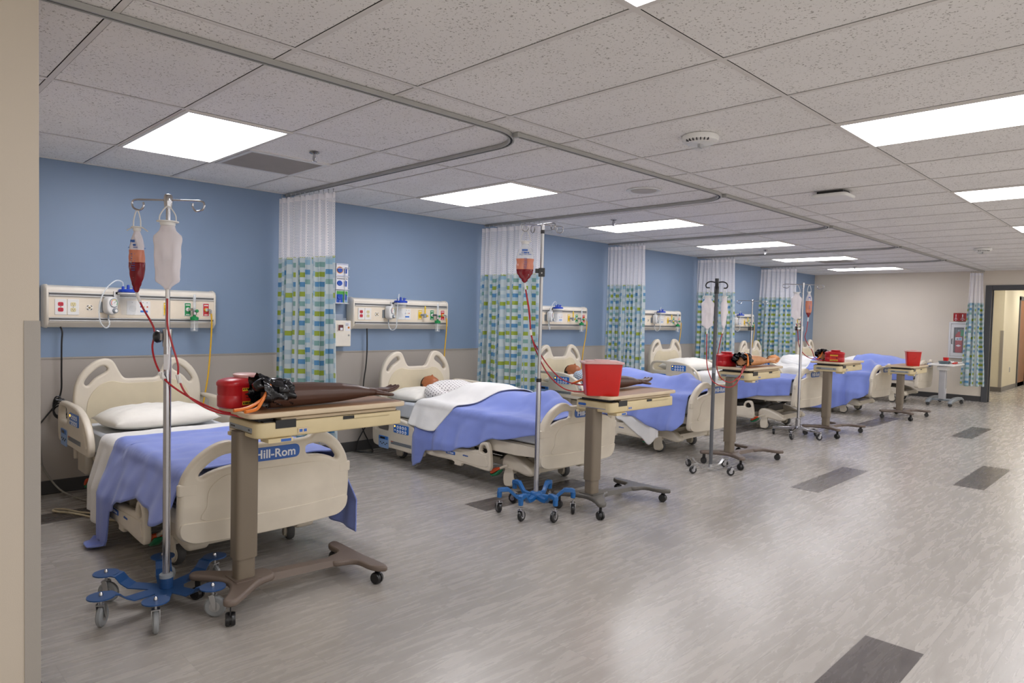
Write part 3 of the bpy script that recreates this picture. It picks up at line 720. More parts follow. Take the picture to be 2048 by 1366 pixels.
# glove boxes in a wire rack and the sharps cabinet (second bay)
r = root('glove_box_rack', (.006, 2.70, 1.465), 'white wire rack holding three glove boxes beside the nearest curtain', 'rack')
b = MB()
for z in (1.468, 1.60, 1.725, 1.80): b.tube([(.006, 2.655, z), (.12, 2.655, z), (.12, 2.80, z), (.006, 2.80, z)], .0025, 6)
for y in (2.70, 2.745): b.tube([(.006, y, 1.468), (.12, y, 1.468), (.122, y, 1.5)], .0025, 6)
b.tube([(.12, 2.752, 1.468), (.123, 2.752, 1.81), (.123, 2.80, 1.812), (.006, 2.80, 1.812)], .003, 6); b.tube([(.12, 2.655, 1.468), (.123, 2.655, 1.81)], .003, 6)
b.obj('wire_frame', wpaint, r, world=True)
for k, (z0, mA, lab) in enumerate(((1.47, boxg, 'green-topped glove box at the bottom of the wire rack'), (1.60, boxlb, 'white and pale blue glove box in the middle of the wire rack'), (1.725, boxw, 'white glove box with an orange oval opening at the top of the rack'))):
    g = root('glove_box', (.06, 2.727, z0), lab, 'glove box', 'glove boxes in the wire rack')
    b = MB(); b.box(.012, .112, 2.665, 2.79, z0, z0 + .122, 0)
    b.box(.112, .1125, 2.668, 2.787, z0 + .006, z0 + .116, 1); b.box(.02, .104, 2.79, 2.7905, z0 + .01, z0 + .11, 2)
    if k == 0: b.box(.1125, .113, 2.668, 2.735, z0 + .006, z0 + .085, 3); b.box(.1125, .113, 2.745, 2.785, z0 + .01, z0 + .07, 4)
    if k == 1: b.box(.1125, .113, 2.67, 2.785, z0 + .1, z0 + .106, 5)
    if k == 2: b.box(.1125, .113, 2.668, 2.786, z0 + .112, z0 + .115, 3); b.box(.1125, .113, 2.668, 2.786, z0 + .007, z0 + .01, 3)
    # printed hand on the front
    for j in range(4): b.tube([(.113, 2.752 + j * .0065, z0 + .03), (.1132, 2.750 + j * .008, z0 + .08 + .01 * math.sin(j))], .004, 6, 3)
    b.obj('carton', [boxw, boxg if k == 0 else boxw, boxlb, glovb, boxlb, inkm], g, world=True)
    b = MB()
    if k == 2: b.plate([circ(0, 0, .036, 24, .033), circ(0, 0, .030, 24, .026)], .001, 0, PX(.1135, 2.70, z0 + .06)); 
    b.lathe([(.03, 0), (.024, .006), (.012, .004)], 20, 1, PX(.113, 2.70, z0 + .06) @ Matrix.Diagonal((1, .85, 1, 1))); b.obj('opening', [boxor, glovb], g, world=True)
r = root('sharps_cabinet', (.006, 2.75, 1.055), 'beige locked sharps cabinet on the wall below the glove boxes', 'sharps cabinet')
MB().box(.006, .115, 2.655, 2.83, 1.055, 1.305).obj('cabinet_body', tcream if False else headw, r, world=True, bev=.008, seg=3)
b = MB(); b.plate([rect(-.035, .035, -.035, .035, .008), rect(-.028, .028, -.028, .028, .006)], .006, .0015, PX(.117, 2.715, 1.235)); b.box(.1155, .117, 2.688, 2.742, 1.208, 1.262, 1); b.box(.117, .1175, 2.71, 2.738, 1.212, 1.235, 2); b.obj('window', [headw, M('maroon_window', '5c2024', .2), boxw], r, world=True)
b = MB(); b.box(.115, .1158, 2.765, 2.822, 1.205, 1.285, 0); b.lathe([(.011, 0), (.011, .001)], 16, 1, PX(.116, 2.803, 1.237)); b.lathe([(.004, 0), (.004, .0015)], 10, 2, PX(.116, 2.803, 1.237))
for z in (1.272, 1.264, 1.256): b.box(.1158, .1162, 2.77, 2.80, z, z + .003, 2)
b.obj('warning_label', [boxw, boxor, inkm], r, world=True)
MB().lathe([(.009, 0), (.009, .006), (.004, .007)], 14, 0, PX(.115, 2.806, 1.165)).obj('lock', steel, r, world=True)
b = MB(); b.box(.012, .09, 2.655, 2.79, 1.305, 1.33); b.box(.012, .06, 2.655, 2.775, 1.33, 1.365, 0); b.obj('drop_slot', clear, r, world=True, bev=.004)
# ------------------------------------------------------------------ hospital beds
def sym(p): return p + [(-y, z) for y, z in reversed(p)]
def head_me():
    out = cr([(-.09, .858), (-.115, .868), (-.14, .905), (-.175, .975), (-.205, 1.003), (-.25, 1.008), (-.31, .985), (-.37, .93), (-.415, .85), (-.432, .76), (-.432, .60), (-.428, .34), (-.40, .30), (-.2, .29)], 4, False)
    out = out + [Vector((-p.x, p.y)) for p in reversed(out)]
    hole = cr([(-.228, .945), (-.222, .925), (-.245, .903), (-.30, .868), (-.335, .825), (-.355, .817), (-.368, .835), (-.355, .868), (-.315, .915), (-.275, .946), (-.245, .955)], 3)
    h2 = [Vector((-p.x, p.y)) for p in hole]
    b = MB(); b.plate([out, hole, h2], .05, .016, PX(.025), res=3); return b.me('headboard', cream, ang=50)
def head_in():
    out = cr([(-.09, .825), (-.15, .835), (-.20, .845), (-.27, .82), (-.33, .75), (-.355, .66), (-.355, .5), (-.355, .34)], 4, False)
    out = out + [Vector((-p.x, p.y)) for p in reversed(out)]
    b = MB(); b.plate([out], .006, .0025, PX(.0515)); return b.me('inset_panel', cream2)
def bow(c): return Vector((c.x - .06 * (c.y / .475) ** 2 - (.0 if c.z > .42 else .012 * (.42 - c.z) / .1), c.y, c.z))
SL = [-.44 + .04 * i for i in range(23)]
def foot_me():
    out = cr([(0, .705), (-.12, .704), (-.185, .708), (-.21, .724), (-.25, .732), (-.31, .715), (-.38, .665), (-.43, .60), (-.455, .54), (-.462, .48), (-.465, .40), (-.462, .30), (-.44, .255), (-.38, .24), (-.2, .232)], 4, False)
    out = out + [Vector((-p.x, p.y)) for p in reversed(out)]
    hole = cr([(-.178, .662), (-.168, .648), (-.172, .622), (-.195, .610), (-.265, .600), (-.325, .582), (-.362, .563), (-.378, .568), (-.370, .588), (-.33, .628), (-.275, .660), (-.22, .667)], 3)
    h2 = [Vector((-p.x, p.y)) for p in hole]
    b = MB(); b.plate([out, hole, h2], .055, .018, PX(2.222), res=3); b.slice(1, SL); b.warp(bow); return b.me('footboard', cream, ang=50)
def foot_in():
    out = cr([(0, .575), (-.2, .572), (-.28, .555), (-.335, .50), (-.345, .42), (-.345, .345), (0, .345)], 4, False)
    out = out + [Vector((-p.x, p.y)) for p in reversed(out)]
    b = MB(); b.plate([out], .005, .002, PX(2.2505)); b.slice(1, SL); b.warp(bow); return b.me('inset_panel', cream)
def foot_band():
    out = fil([(-.46, .345), (-.455, .27), (-.40, .236), (.40, .236), (.455, .27), (.46, .345)], .03)
    b = MB(); b.plate([out], .012, .004, PX(2.2505)); b.slice(1, SL); b.warp(bow); return b.me('lower_band', cream)
HEAD, HEADI, FOOT, FOOTI, FOOTB = head_me(), head_in(), foot_me(), foot_in(), foot_band()
def bump_me(s):
    b = MB(); b.plate([rect(s * .385 if s > 0 else -.47, .47 if s > 0 else s * .385, .475, .535, .012)], .03, .008, PX(2.235)); b.slice(1, SL); b.warp(bow); return b.me('bumper', cream)
BUMP = [bump_me(-1), bump_me(1)]
def logo_me():
    b = MB(); b.plate([rect(-.15, .125, .612, .682, .032, 6)], .004, .001, PX(2.2515)); b.slice(1, SL); b.warp(bow); return b.me('logo_plate', logob)
def logot_me():
    b = MB(); b.text('Hill-Rom', .062, PX(2.2545, -.012, .645)); b.slice(1, SL); b.warp(bow); return b.me('lettering', logow, smooth=False)
LOGO, LOGOT = logo_me(), logot_me()
def rail_me():
    out = cr([(-.40, -.12), (-.415, .0), (-.40, .085), (-.36, .128), (-.28, .14), (0, .138), (.15, .118), (.27, .07), (.36, -.01), (.40, -.09), (.385, -.14), (.33, -.155), (0, -.15), (-.15, -.15), (-.34, -.15)], 4)
    h1 = cr([(-.37, .06), (-.35, .095), (-.30, .105), (-.2, .105), (-.155, .09), (-.15, .03), (-.18, .005), (-.33, .005), (-.365, .02)], 3)
    h2 = cr([(.27, .035), (.285, .04), (.34, -.02), (.365, -.075), (.35, -.09), (.32, -.07), (.28, .0)], 3)
    b = MB(); b.plate([out, h1, h2], .045, .014, NY(0), res=3); return b.me('head_siderail', cream, ang=50)
RAIL = rail_me()
def ctrl_me():
    b = MB(); b.plate([rect(-.115, .115, -.035, .045, .012)], .006, .001, NY(.06, -.024, .045), 0)
    for i in range(4):
        for j in range(2): b.lathe([(.015, 0), (.014, .002)], 14, 1, NY(.01 + .04 * i, -.027, .065 - .038 * j)); b.lathe([(.007, .002), (.006, .003)], 8, 0, NY(.01 + .04 * i, -.027, .065 - .038 * j))
    b.lathe([(.009, 0), (.008, .002)], 12, 2, NY(-.035, -.027, .07)); b.box(-.04, -.02, -.0285, -.027, .03, .04, 1)
    return b.me('control_panel', [panelb, logow, glow_o])
def disp_me():
    b = MB(); b.plate([rect(-.075, .085, -.065, .05, .015)], .006, .001, NY(-.22, -.024, -.095), 0); b.box(-.29, -.145, -.0285, -.027, -.078, -.048, 1); b.box(-.265, -.19, -.0295, -.0285, -.074, -.055, 2)
    for k in range(5): b.box(-.27 + k * .026, -.255 + k * .026, -.0285, -.027, -.115 - .012 * (k % 2), -.105 - .012 * (k % 2), 3)
    return b.me('bed_display', [boxlb, panelb, lcd, inkm])
def strip_me():
    b = MB(); b.box(-.10, .22, -.0245, -.0235, -.105, -.075, 0)
    for k in range(4): b.box(-.09, .21, -.0252, -.0245, -.101 + k * .0065, -.099 + k * .0065, 1)
    b.box(-.098, -.06, -.0252, -.0245, -.083, -.077, 2)
    return b.me('instruction_strip', [stainl, inkm, orange])
CTRL, DISP, STRIP = ctrl_me(), disp_me(), strip_me()
def frail_me():
    out = cr([(-.40, -.10), (-.41, -.02), (-.385, .0), (.22, .03), (.28, .06), (.30, .095), (.34, .115), (.385, .11), (.41, .06), (.425, -.05), (.415, -.105), (.36, -.115), (.10, -.105), (.06, -.13), (-.02, -.13), (-.05, -.10)], 4)
    b = MB(); b.plate([out, cr([(.30, .035), (.315, .075), (.35, .085), (.375, .06), (.38, .035), (.34, .02)], 3)], .04, .012, NY(0), res=3); return b.me('foot_siderail', cream, ang=50)
def fpan_me():
    b = MB(); b.plate([cr([(-.36, -.085), (-.365, -.03), (.0, -.012), (.34, .005), (.375, -.02), (.375, -.085), (.0, -.085)], 4)], .006, .0025, NY(0, -.0205)); return b.me('recess_panel', cream)
FRAIL, FPAN = frail_me(), fpan_me()
BADGE = MB().plate([rect(-.06, .06, -.014, .014, .006)], .003, .0008, NY(-.06, -.0245, -.035), 0).text('Hill-Rom', .022, NY(-.06, -.0265, -.035), 1).text('advance', .02, NY(.13, -.0245, -.03), 0).me('rail_badge', [logob, logow], smooth=False)
def mattress_me():
    b = MB(); b.loft([[(x, y, z) for x, z in fil([(.07, .405), (2.17, .405), (2.17, .555), (.07, .555)], .045, 5)] for y in (-.40, .40)])
    return b.me('mattress', mattm)
MATT = mattress_me()
def deck_me():
    b = MB(); b.box(.1, .85, -.41, .41, .355, .40); b.box(.87, 1.25, -.41, .41, .355, .40); b.box(1.27, 2.18, -.41, .41, .345, .40); return b.me('deck', creamd)
DECK = deck_me()
def fext_me(s):
    b = MB(); b.plate([fil([(1.35, .30), (1.30, .37), (1.36, .40), (2.17, .39), (2.17, .32), (1.9, .30)], .03)], .02, .006, NY(0, s * .425)); return b.me('deck_side_cover', cream)
FEXT = [fext_me(-1), fext_me(1)]
def base_me():
    b = MB()
    for s in (-1, 1): b.box(.25, 1.95, s * .24 - .03, s * .24 + .03, .15, .21)
    b.box(.2, .32, -.36, .36, .15, .22)
    return b.me('base_frame', creamd)
BASE = base_me()
def cross_me():
    b = MB()
    for s in (-1, 1):
        b.plate([cr([(1.66, .19), (1.68, .25), (1.74, .275), (1.86, .25), (1.98, .19), (2.0, .15), (1.95, .13), (1.8, .15), (1.7, .15)], 4)], .11, .02, NY(0, s * .30), res=2)
    b.box(1.86, 1.98, -.30, .30, .15, .21); b.box(1.68, 1.76, -.30, .30, .17, .22)
    return b.me('caster_cover', cream)
CROSS = cross_me()
def mech_me():
    b = MB(); b.box(.55, 1.5, -.17, .17, .20, .345); b.tube([(.7, -.25, .19), (1.0, -.25, .345)], .022, 8); b.tube([(.7, .25, .19), (1.0, .25, .345)], .022, 8); b.tube([(1.55, -.25, .19), (1.8, -.25, .345)], .022, 8); b.tube([(1.55, .25, .19), (1.8, .25, .345)], .022, 8)
    b.box(1.5, 1.75, -.22, .22, .22, .3); b.box(1.35, 1.5, -.36, -.25, .235, .325); return b.me('lift_mechanism', M('mechanism_grey', '4b4946', .5))
MECH = mech_me()
def cast_me():
    b = MB(); b.plate([cr([(-.03, .15), (-.045, .09), (-.035, .03), (0, .02), (.04, .035), (.05, .08), (.04, .16), (0, .17)], 4)], .014, .004, NY(0, -.03)); b.box(-.03, .04, -.035, .035, .12, .17); return b.me('caster_fork', cream, ang=50)
CFORK = cast_me()
WHEEL = MB().lathe([(.03, -.022), (.056, -.022), (.0625, -.012), (.0625, .012), (.056, .022), (.03, .022)], 24, 0, NY(0)).lathe([(.004, .0225), (.046, .026), (.048, .021)], 20, 1, NY(0)).lathe([(.048, -.021), (.046, -.026), (.004, -.0225)], 20, 1, NY(0)).me('wheel', [greywheel, cream])
PEDAL = MB().plate([cr([(-.10, -.02), (-.06, .015), (-.01, .03), (.0, .015), (-.04, -.01), (-.085, -.035)], 4)], .05, .006, NY(0), 0).plate([cr([(-.10, -.025), (-.085, -.038), (-.04, -.015), (0, .01), (-.01, -.015), (-.06, -.05), (-.095, -.05)], 4)], .048, .006, NY(0), 1).tube([(-.02, 0, .015), (.08, 0, .06)], .012, 8, 2).me('brake_pedal', [orange, greenp, cream])
BL = ['cream hospital bed nearest the camera with a white pillow and turned-down blue blanket', 'cream hospital bed holding the manikin in a dotted gown', 'cream hospital bed whose foot shows behind the grey pole with two white bags', 'cream hospital bed with a plump white pillow showing above its raised rail', 'cream hospital bed with its blue blanket hanging to the floor', 'farthest cream hospital bed, its foot beside the white table']
BX = [.3, .3, .22, .26, .32, .32]; BY = [.90, 3.46, 5.74, 8.14, 10.78, 13.2]; LIFT = [0, 0, .035, .09, .05, .05]
MT = []                                     # mattress top
for i in range(6):
    t = root('hospital_bed', (BX[i], BY[i], 0), BL[i], 'bed', 'hospital beds along the blue wall'); z = LIFT[i]
    h = inst(HEAD, 'headboard', t, (0, 0, z)); inst(HEADI, 'inset_panel', h)
    f = inst(FOOT, 'footboard', t, (0, 0, z)); inst(FOOTI, 'inset_panel', f); inst(FOOTB, 'lower_band', f)
    for q in BUMP: inst(q, 'bumper', f)
    lg = inst(LOGO, 'logo_plate', f); inst(LOGOT, 'lettering', f)
    inst(MATT, 'mattress', t, (0, 0, z), bev=.02); inst(DECK, 'deck', t, (0, 0, z), bev=.006); [inst(q, 'deck_side_cover', t, (0, 0, z)) for q in FEXT]
    inst(BASE, 'base_frame', t, bev=.008); inst(CROSS, 'caster_cover', t); inst(MECH, 'lift_mechanism', t, bev=.006)
    if z > .02: MB().box(.9, 1.3, -.12, .12, .3, .36 + z).obj('lift_column', dark, t)
    for x, y, a in ((.25, -.32, .0), (.25, .32, .2), (1.74, -.33, .25), (1.74, .33, -.3)):
        c = inst(CFORK, 'caster_fork', t, (x, y, 0), (0, 0, a), bev=0); inst(WHEEL, 'wheel', c, (.012, .0, .0635))
    inst(PEDAL, 'brake_pedal', t, (1.70, -.40, .14)); inst(PEDAL, 'brake_pedal', t, (.2, -.36, .155))
    for s in (-1, 1):
        zr = .27 if (i == 1 and s < 0) else .575 + z
        rr = (0, 0, 0) if s < 0 else (0, 0, PI)
        xr = [.30, .42, .46, .50, .44, .40][i]
        a = inst(RAIL, 'head_siderail', t, (xr, s * .475, zr), rr)
        if s > 0: a.scale = (-1, 1, 1)
        if s < 0:
            inst(CTRL, 'control_panel', a); inst(DISP, 'bed_display', a); inst(STRIP, 'instruction_strip', a)
        MB().box(xr - .05, xr + .14, s * .432 - .02, s * .432 + .02, .27 + z * .5, zr - .08 if zr > .4 else .36 + z).obj('rail_arm', creamd, t)
        a = inst(FRAIL, 'foot_siderail', t, (1.25 + .10 * (i == 0), s * .475, .255), (0, 0, 0)); 
        if s > 0: a.rotation_euler = (0, 0, PI); a.scale = (-1, 1, 1)
        if s < 0: inst(FPAN, 'recess_panel', a); inst(BADGE, 'rail_badge', a)
        MB().box(1.1, 1.4, s * .435 - .02, s * .435 + .02, .2, .34 + z).obj('rail_arm', creamd, t)
    MT.append(.557 + z)
# ------------------------------------------------------------------ pillows, sheets, blankets, manikins
def pillow(name, cx, cy, z, a, c, h, label, rot=0, seed=0, tilt=0):
    bm = bmesh.new(); n = 28
    def pt(u, v, s):
        e = max(0, (1 - abs(u) ** 3.2) * (1 - abs(v) ** 3.2)) ** .55
        pin = 1 - .10 * (abs(u) * abs(v)) ** 2 + .06 * (abs(u) ** 6 * abs(v) ** 6)
        wr = .012 * nz(u * 3, v * 3, seed) + .008 * nz(u * 8, v * 5, seed + 3)
        x, y = a * u * pin, c * v * pin
        zz = h * (.62 * e if s > 0 else -.38 * e) + (wr * e if s > 0 else 0)
        return Vector((x, y, zz))
    g = {}
    for s in (1, -1):
        for i in range(n + 1):
            for j in range(n + 1):
                u, v = -1 + 2 * i / n, -1 + 2 * j / n
                edge = i in (0, n) or j in (0, n)
                if edge and s < 0: g[(s, i, j)] = g[(1, i, j)]
                else: g[(s, i, j)] = bm.verts.new(pt(u, v, s))
    for s in (1, -1):
        for i in range(n):
            for j in range(n):
                q = [g[(s, i, j)], g[(s, i + 1, j)], g[(s, i + 1, j + 1)], g[(s, i, j + 1)]]
                if s < 0: q.reverse()
                if len(set(q)) > 2:
                    try: bm.faces.new(list(dict.fromkeys(q)))
                    except ValueError: pass
    me = bpy.data.meshes.new(name); bm.to_mesh(me); bm.free(); me.materials.append(pillm); me.shade_smooth()
    me.transform(R(rot, 'Z') @ R(tilt, 'Y')); o = bpy.data.objects.new(name, me); COL.objects.link(o); o.location = (cx, cy, z + .38 * h)
    return tag(o, label, 'pillow', 'white pillows')
def drape(name, label, cat, mat, x0, x1, yc, half, top, left, right, nx=70, ny=90, seed=0, fold=.02, wr=.006, thick=.007, skew=0, grp=None, out=.02, x0s=None, x1s=None):
    """cloth over a bed from x0 to x1; left/right: [(x, drop)], top(x, y) the height, skew: head edge lags by y, x0s(s): head edge along the cross line"""
    bm = bmesh.new(); G = []
    rr = .05
    for i in range(nx + 1):
        row = []; u = i / nx
        for j in range(ny + 1):
            v = j / ny
            xa = x0 + (x1 - x0) * u
            hl, hr = lerp(left, xa), lerp(right, xa)
            s = -(half + hl) + v * (2 * half + hl + hr)
            xe = x0 + (x0s(s) if x0s else 0)
            x = xe + (x1 + (x1s(s) if x1s else 0) - xe) * u
            hl, hr = lerp(left, x), lerp(right, x)
            s = -(half + hl) + v * (2 * half + hl + hr)
            sg = -1 if s < 0 else 1; a = abs(s)
            if a <= half - rr:
                y = s; z = top(x, y)
            else:
                zt = top(x, sg * (half - rr)); d = a - (half - rr); q = rr * PI / 2
                if d < q:
                    th = d / rr; y = sg * (half - rr + rr * math.sin(th)); z = zt - rr * (1 - math.cos(th))
                else:
                    drop = d - q; k = min(drop / .25, 1)
                    ln = hl if s < 0 else hr
                    y = sg * (half + out * k + k * fold * (math.sin(x * 21 + seed + 2.5 * nz(x * 2, seed)) + .5 * math.sin(x * 43 + seed * 2)))
                    z = zt - rr - drop
                    x += .03 * k * nz(x * 4, seed, 2)
                    if z < .012:
                        y += sg * (.012 - z) * .8; x += .05 * (.012 - z); z = .012 + .012 * abs(math.sin(x * 25))
            w = wr * (nz(x * 5, y * 5, seed) + .6 * nz(x * 11, y * 9 + z * 9, seed + 5))
            row.append(bm.verts.new((x, yc + y + (w * .7 * sg if a > half else 0), z + (w + wr if a < half else 0))))
        G.append(row)
    for i in range(nx):
        for j in range(ny):
            f = bm.faces.new((G[i][j], G[i][j + 1], G[i + 1][j + 1], G[i + 1][j])); f.smooth = True
    bmesh.ops.recalc_face_normals(bm, faces=bm.faces)
    me = bpy.data.meshes.new(name); bm.to_mesh(me); bm.free(); me.materials.append(mat)
    o = bpy.data.objects.new(name, me); COL.objects.link(o)
    sm = o.modifiers.new('thick', 'SOLIDIFY'); sm.thickness = thick; sm.offset = 1
    b = ((x0 + x1) / 2, yc, min(v.co.z for v in me.vertices)); me.transform(Matrix.Translation((-b[0], -b[1], -b[2]))); o.location = b
    return tag(o, label, cat, grp)
GB, GS = 'blue blankets on the beds', 'white sheets on the beds'
# bed 1
m = MT[0]
pillow('pillow', .77, .88, m, .25, .36, .15, 'white pillow on the bed nearest the camera', .06, 1)
flat = lambda x, y: m + .004 + .012 * math.exp(-((x - 1.42) / .05) ** 2)
drape('bed_sheet', 'white top sheet folded back over the blanket on the nearest bed', 'sheet', whitec, 1.02, 1.47, .90, .435, lambda x, y: m + .009 - .003 * (x < 1.1), [(1.0, .43), (1.25, .48), (1.4, .42), (1.47, .38)], [(1.02, .12), (1.5, .12)], 34, 100, 1, .012, .005, grp=GS, out=.068)
drape('blanket', 'blue blanket on the nearest bed, one corner trailing on the floor', 'blanket', bluec, 1.34, 2.435, .90, .437, lambda x, y: m + .024 + .012 * math.exp(-((x - 1.40) / .04) ** 2), [(1.3, .56), (1.46, .66), (1.54, .64), (1.60, .33), (1.75, .25), (2.0, .185), (2.15, .20), (2.3, .25), (2.45, .20)], [(1.3, .2), (1.9, .3), (2.2, .45), (2.5, .47)], 120, 100, 2, .009, .010, grp=GB, out=.10)
# manikin
def manikin_me():
    b = MB()
    b.sph((.115, 0, .11), (.112, .078, .098), 16); b.sph((.165, 0, .13), (.062, .062, .066), 12); b.sph((.20, 0, .158), (.022, .024, .026), 8)
    b.loft([[(.105 + .0, yy, .195) for yy in (-.006, 0, .006)] + [(.105, .0, .18)], [(.145, -.016, .192), (.147, 0, .228), (.145, .016, .192), (.145, 0, .18)], [(.158, -.014, .195), (.158, 0, .212), (.158, .014, .195), (.158, 0, .18)]])
    b.sph((.083, .032, .185), (.012, .026, .014), 6); b.sph((.083, -.032, .185), (.012, .026, .014), 6)
    b.sph((.172, 0, .188), (.006, .024, .012), 6); b.sph((.184, 0, .184), (.006, .021, .013), 6)
    for s in (-1, 1):
        b.sph((.105, s * .028, .192), (.009, .013, .008), 6)
        b.sph((.125, s * .079, .095), (.032, .010, .02), 8)
    b.tube([(.17, 0, .085), (.25, 0, .075), (.31, 0, .08)], [.058, .055, .075], 14)
    def ring(x, w, h, zc): return [(x, w * math.copysign(abs(math.cos(a)) ** .8, math.cos(a)), zc + h * math.sin(a)) for a in [2 * PI * k / 20 for k in range(20)]]
    b.loft([ring(.26, .07, .045, .08), ring(.30, .17, .065, .08), ring(.36, .195, .085, .085), ring(.47, .185, .092, .092), ring(.62, .15, .082, .082), ring(.80, .165, .085, .085), ring(.9, .15, .075, .08)])
    for s in (-1, 1):
        b.tube([(.34, s * .18, .09), (.48, s * .225, .075), (.62, s * .25, .06), (.76, s * .25, .05), (.87, s * .235, .045)], [.06, .05, .042, .036, .028], 12)
        b.sph((.93, s * .232, .04), (.055, .04, .018), 8)
        for q in range(4): b.tube([(.96, s * .232 + (q - 1.5) * .018, .04), (1.0, s * .232 + (q - 1.5) * .02, .035), (1.03 - .01 * abs(q - 1.5), s * .232 + (q - 1.5) * .021, .025)], .009, 6)
        b.tube([(.91, s * .2, .045), (.94, s * .185, .045), (.965, s * .18, .04)], .010, 6)
        b.tube([(.84, s * .085, .09), (1.05, s * .095, .085), (1.26, s * .1, .075), (1.42, s * .1, .07), (1.62, s * .095, .055)], [.088, .075, .056, .055, .036], 14)
        b.sph((1.66, s * .095, .045), (.045, .035, .045), 8); b.sph((1.69, s * .097, .085), (.03, .04, .07), 8)
    o = b.obj('manikin', skin_m); remesh(o, .0065, 3); me = o.data; bpy.data.objects.remove(o); return me
def hair_me():
    b = MB(); b.sph((.112, 0, .107), (.120, .084, .104), 20)
    dl = [v for v in b.bm.verts if v.co.x > .115 + (.11 - v.co.z) * .55 or (v.co.z > .135 and v.co.x > .055 - abs(v.co.y) * .1)]
    bmesh.ops.delete(b.bm, geom=dl, context='VERTS'); return b.me('hair', hair_b, ang=180)
def gown_me(seed):
    b = MB()
    def ring(x, w, h, zc): return [(x + .02 * math.sin(a) * (x < .32), (w + .01 * nz(x * 9, a, seed)) * math.copysign(abs(math.cos(a)) ** .8, math.cos(a)), zc + (h + .01 * nz(x * 8, a * 1.5, seed + 4)) * math.sin(a)) for a in [2 * PI * k / 32 for k in range(32)]]
    b.loft([ring(.245, .074, .058, .085), ring(.275, .13, .068, .08), ring(.30, .19, .075, .082), ring(.36, .225, .096, .088), ring(.42, .225, .102, .092), ring(.5, .205, .104, .094), ring(.62, .17, .096, .085), ring(.78, .185, .098, .085), ring(.92, .18, .09, .08)], cap=False)
    for s in (-1, 1):
        b.tube([(.33, s * .16, .09), (.42, s * .22, .085), (.50, s * .25, .074), (.60, s * .262, .066), (.72, s * .268, .058), (.80, s * .262, .055)], [.06, .076, .070, .06, .056, .058], 18, cap=False)
    return b.me('gown', gown_d, ang=180)
MAN = manikin_me(); HAIR = hair_me()
def manikin(x, y, z, sk, hr, gw, label, seed=1):
    me = MAN.copy(); me.materials.clear(); me.materials.append(sk)
    o = inst(me, 'patient_manikin', None, (x, y, z), (0, 0, 0)); tag(o, label, 'manikin', 'patient manikins lying in the beds')
    hm = HAIR.copy(); hm.materials.clear(); hm.materials.append(hr); inst(hm, 'hair', o)
    g = gown_me(seed); g.materials.clear(); g.materials.append(gw); inst(g, 'gown', o); return o
def bodytop(x0, m, side=.0):
    prof = [(x0 + .3, .17), (x0 + .5, .20), (x0 + .7, .185), (x0 + .9, .178), (x0 + 1.1, .165), (x0 + 1.3, .14), (x0 + 1.5, .13), (x0 + 1.60, .155), (x0 + 1.70, .175), (x0 + 1.80, .12), (x0 + 1.95, .02)]
    wid = [(x0 + .3, .30), (x0 + .8, .30), (x0 + 1.2, .24), (x0 + 1.7, .18), (x0 + 2, .17)]
    def fn(x, y):
        h, w = lerp(prof, x), lerp(wid, x); a = abs(y) / w
        return m + .008 + h * (math.exp(-(a * 1.0) ** 3) if a < 3 else 0)
    return fn
# bed 2
m = MT[1]
pillow('pillow', .56, 3.40, m - .02, .22, .34, .13, 'white pillow under the head of the manikin in the dotted gown', .12, 2)
manikin(.40, 3.50, m + .008, skin_m, hair_b, gown_d, 'brown manikin in a white dotted gown, lying in the second bed')
bt = bodytop(.40, m)
rmp = lambda s: max(0, min(1, (.15 - s) / .57))
drape('bed_sheet', 'white sheet turned down across the chest of the dotted-gown manikin', 'sheet', whitec, 1.56, 1.80, 3.46, .435, lambda x, y: bt(x, y - .04) + .032, [(.8, .19), (1.0, .21), (1.2, .22), (1.5, .16)], [(.8, .12), (1.9, .12)], 44, 110, 3, .010, .007, grp=GS, out=.10, x0s=lambda s: -.66 * rmp(s) - .1 * max(0, -s - .42), x1s=lambda s: -.36 * rmp(s) - 1.0 * max(0, min(.25, -s - .42)))
drape('blanket', 'blue blanket over the dotted-gown manikin, its front corner hanging low', 'blanket', bluec, 1.66, 2.43, 3.46, .437, lambda x, y: bt(x, y - .04) + .012, [(.9, .44), (1.0, .54), (1.08, .50), (1.17, .37), (1.45, .33), (1.7, .26), (2.0, .15), (2.5, .06)], [(1.0, .2), (2.5, .2)], 100, 100, 4, .014, .010, grp=GB, out=.082, x0s=lambda s: -.70 * rmp(s))
# bed 3
m = MT[2]
pillow('pillow', .50, 5.72, m - .02, .22, .34, .12, 'white pillow under the black-haired manikin', .05, 3)
manikin(.36, 5.76, m + .008, skin_m, hair_k, gown_b, 'black-haired manikin in a blue print gown, behind the tall red bin')
bt3 = bodytop(.36, m)
drape('bed_sheet', 'white sheet of the third bed, its corner hanging below the blue blanket', 'sheet', whitec, 1.35, 2.05, 5.74, .435, lambda x, y: bt3(x, y) + .004, [(1.35, .16), (1.6, .28), (1.85, .42), (1.97, .49), (2.05, .40)], [(1.3, .12), (2.1, .12)], 44, 90, 5, .008, .006, grp=GS, out=.075)
drape('blanket', 'blue blanket of the third bed, rumpled toward its footboard', 'blanket', bluec, 1.1, 2.35, 5.74, .44, lambda x, y: bt3(x, y) + .02, [(1.1, .14), (1.5, .2), (1.75, .24), (2.1, .34), (2.25, .32), (2.4, .2)], [(1.0, .2), (2.5, .2)], 80, 84, 6, .02, .013, grp=GB, out=.10)
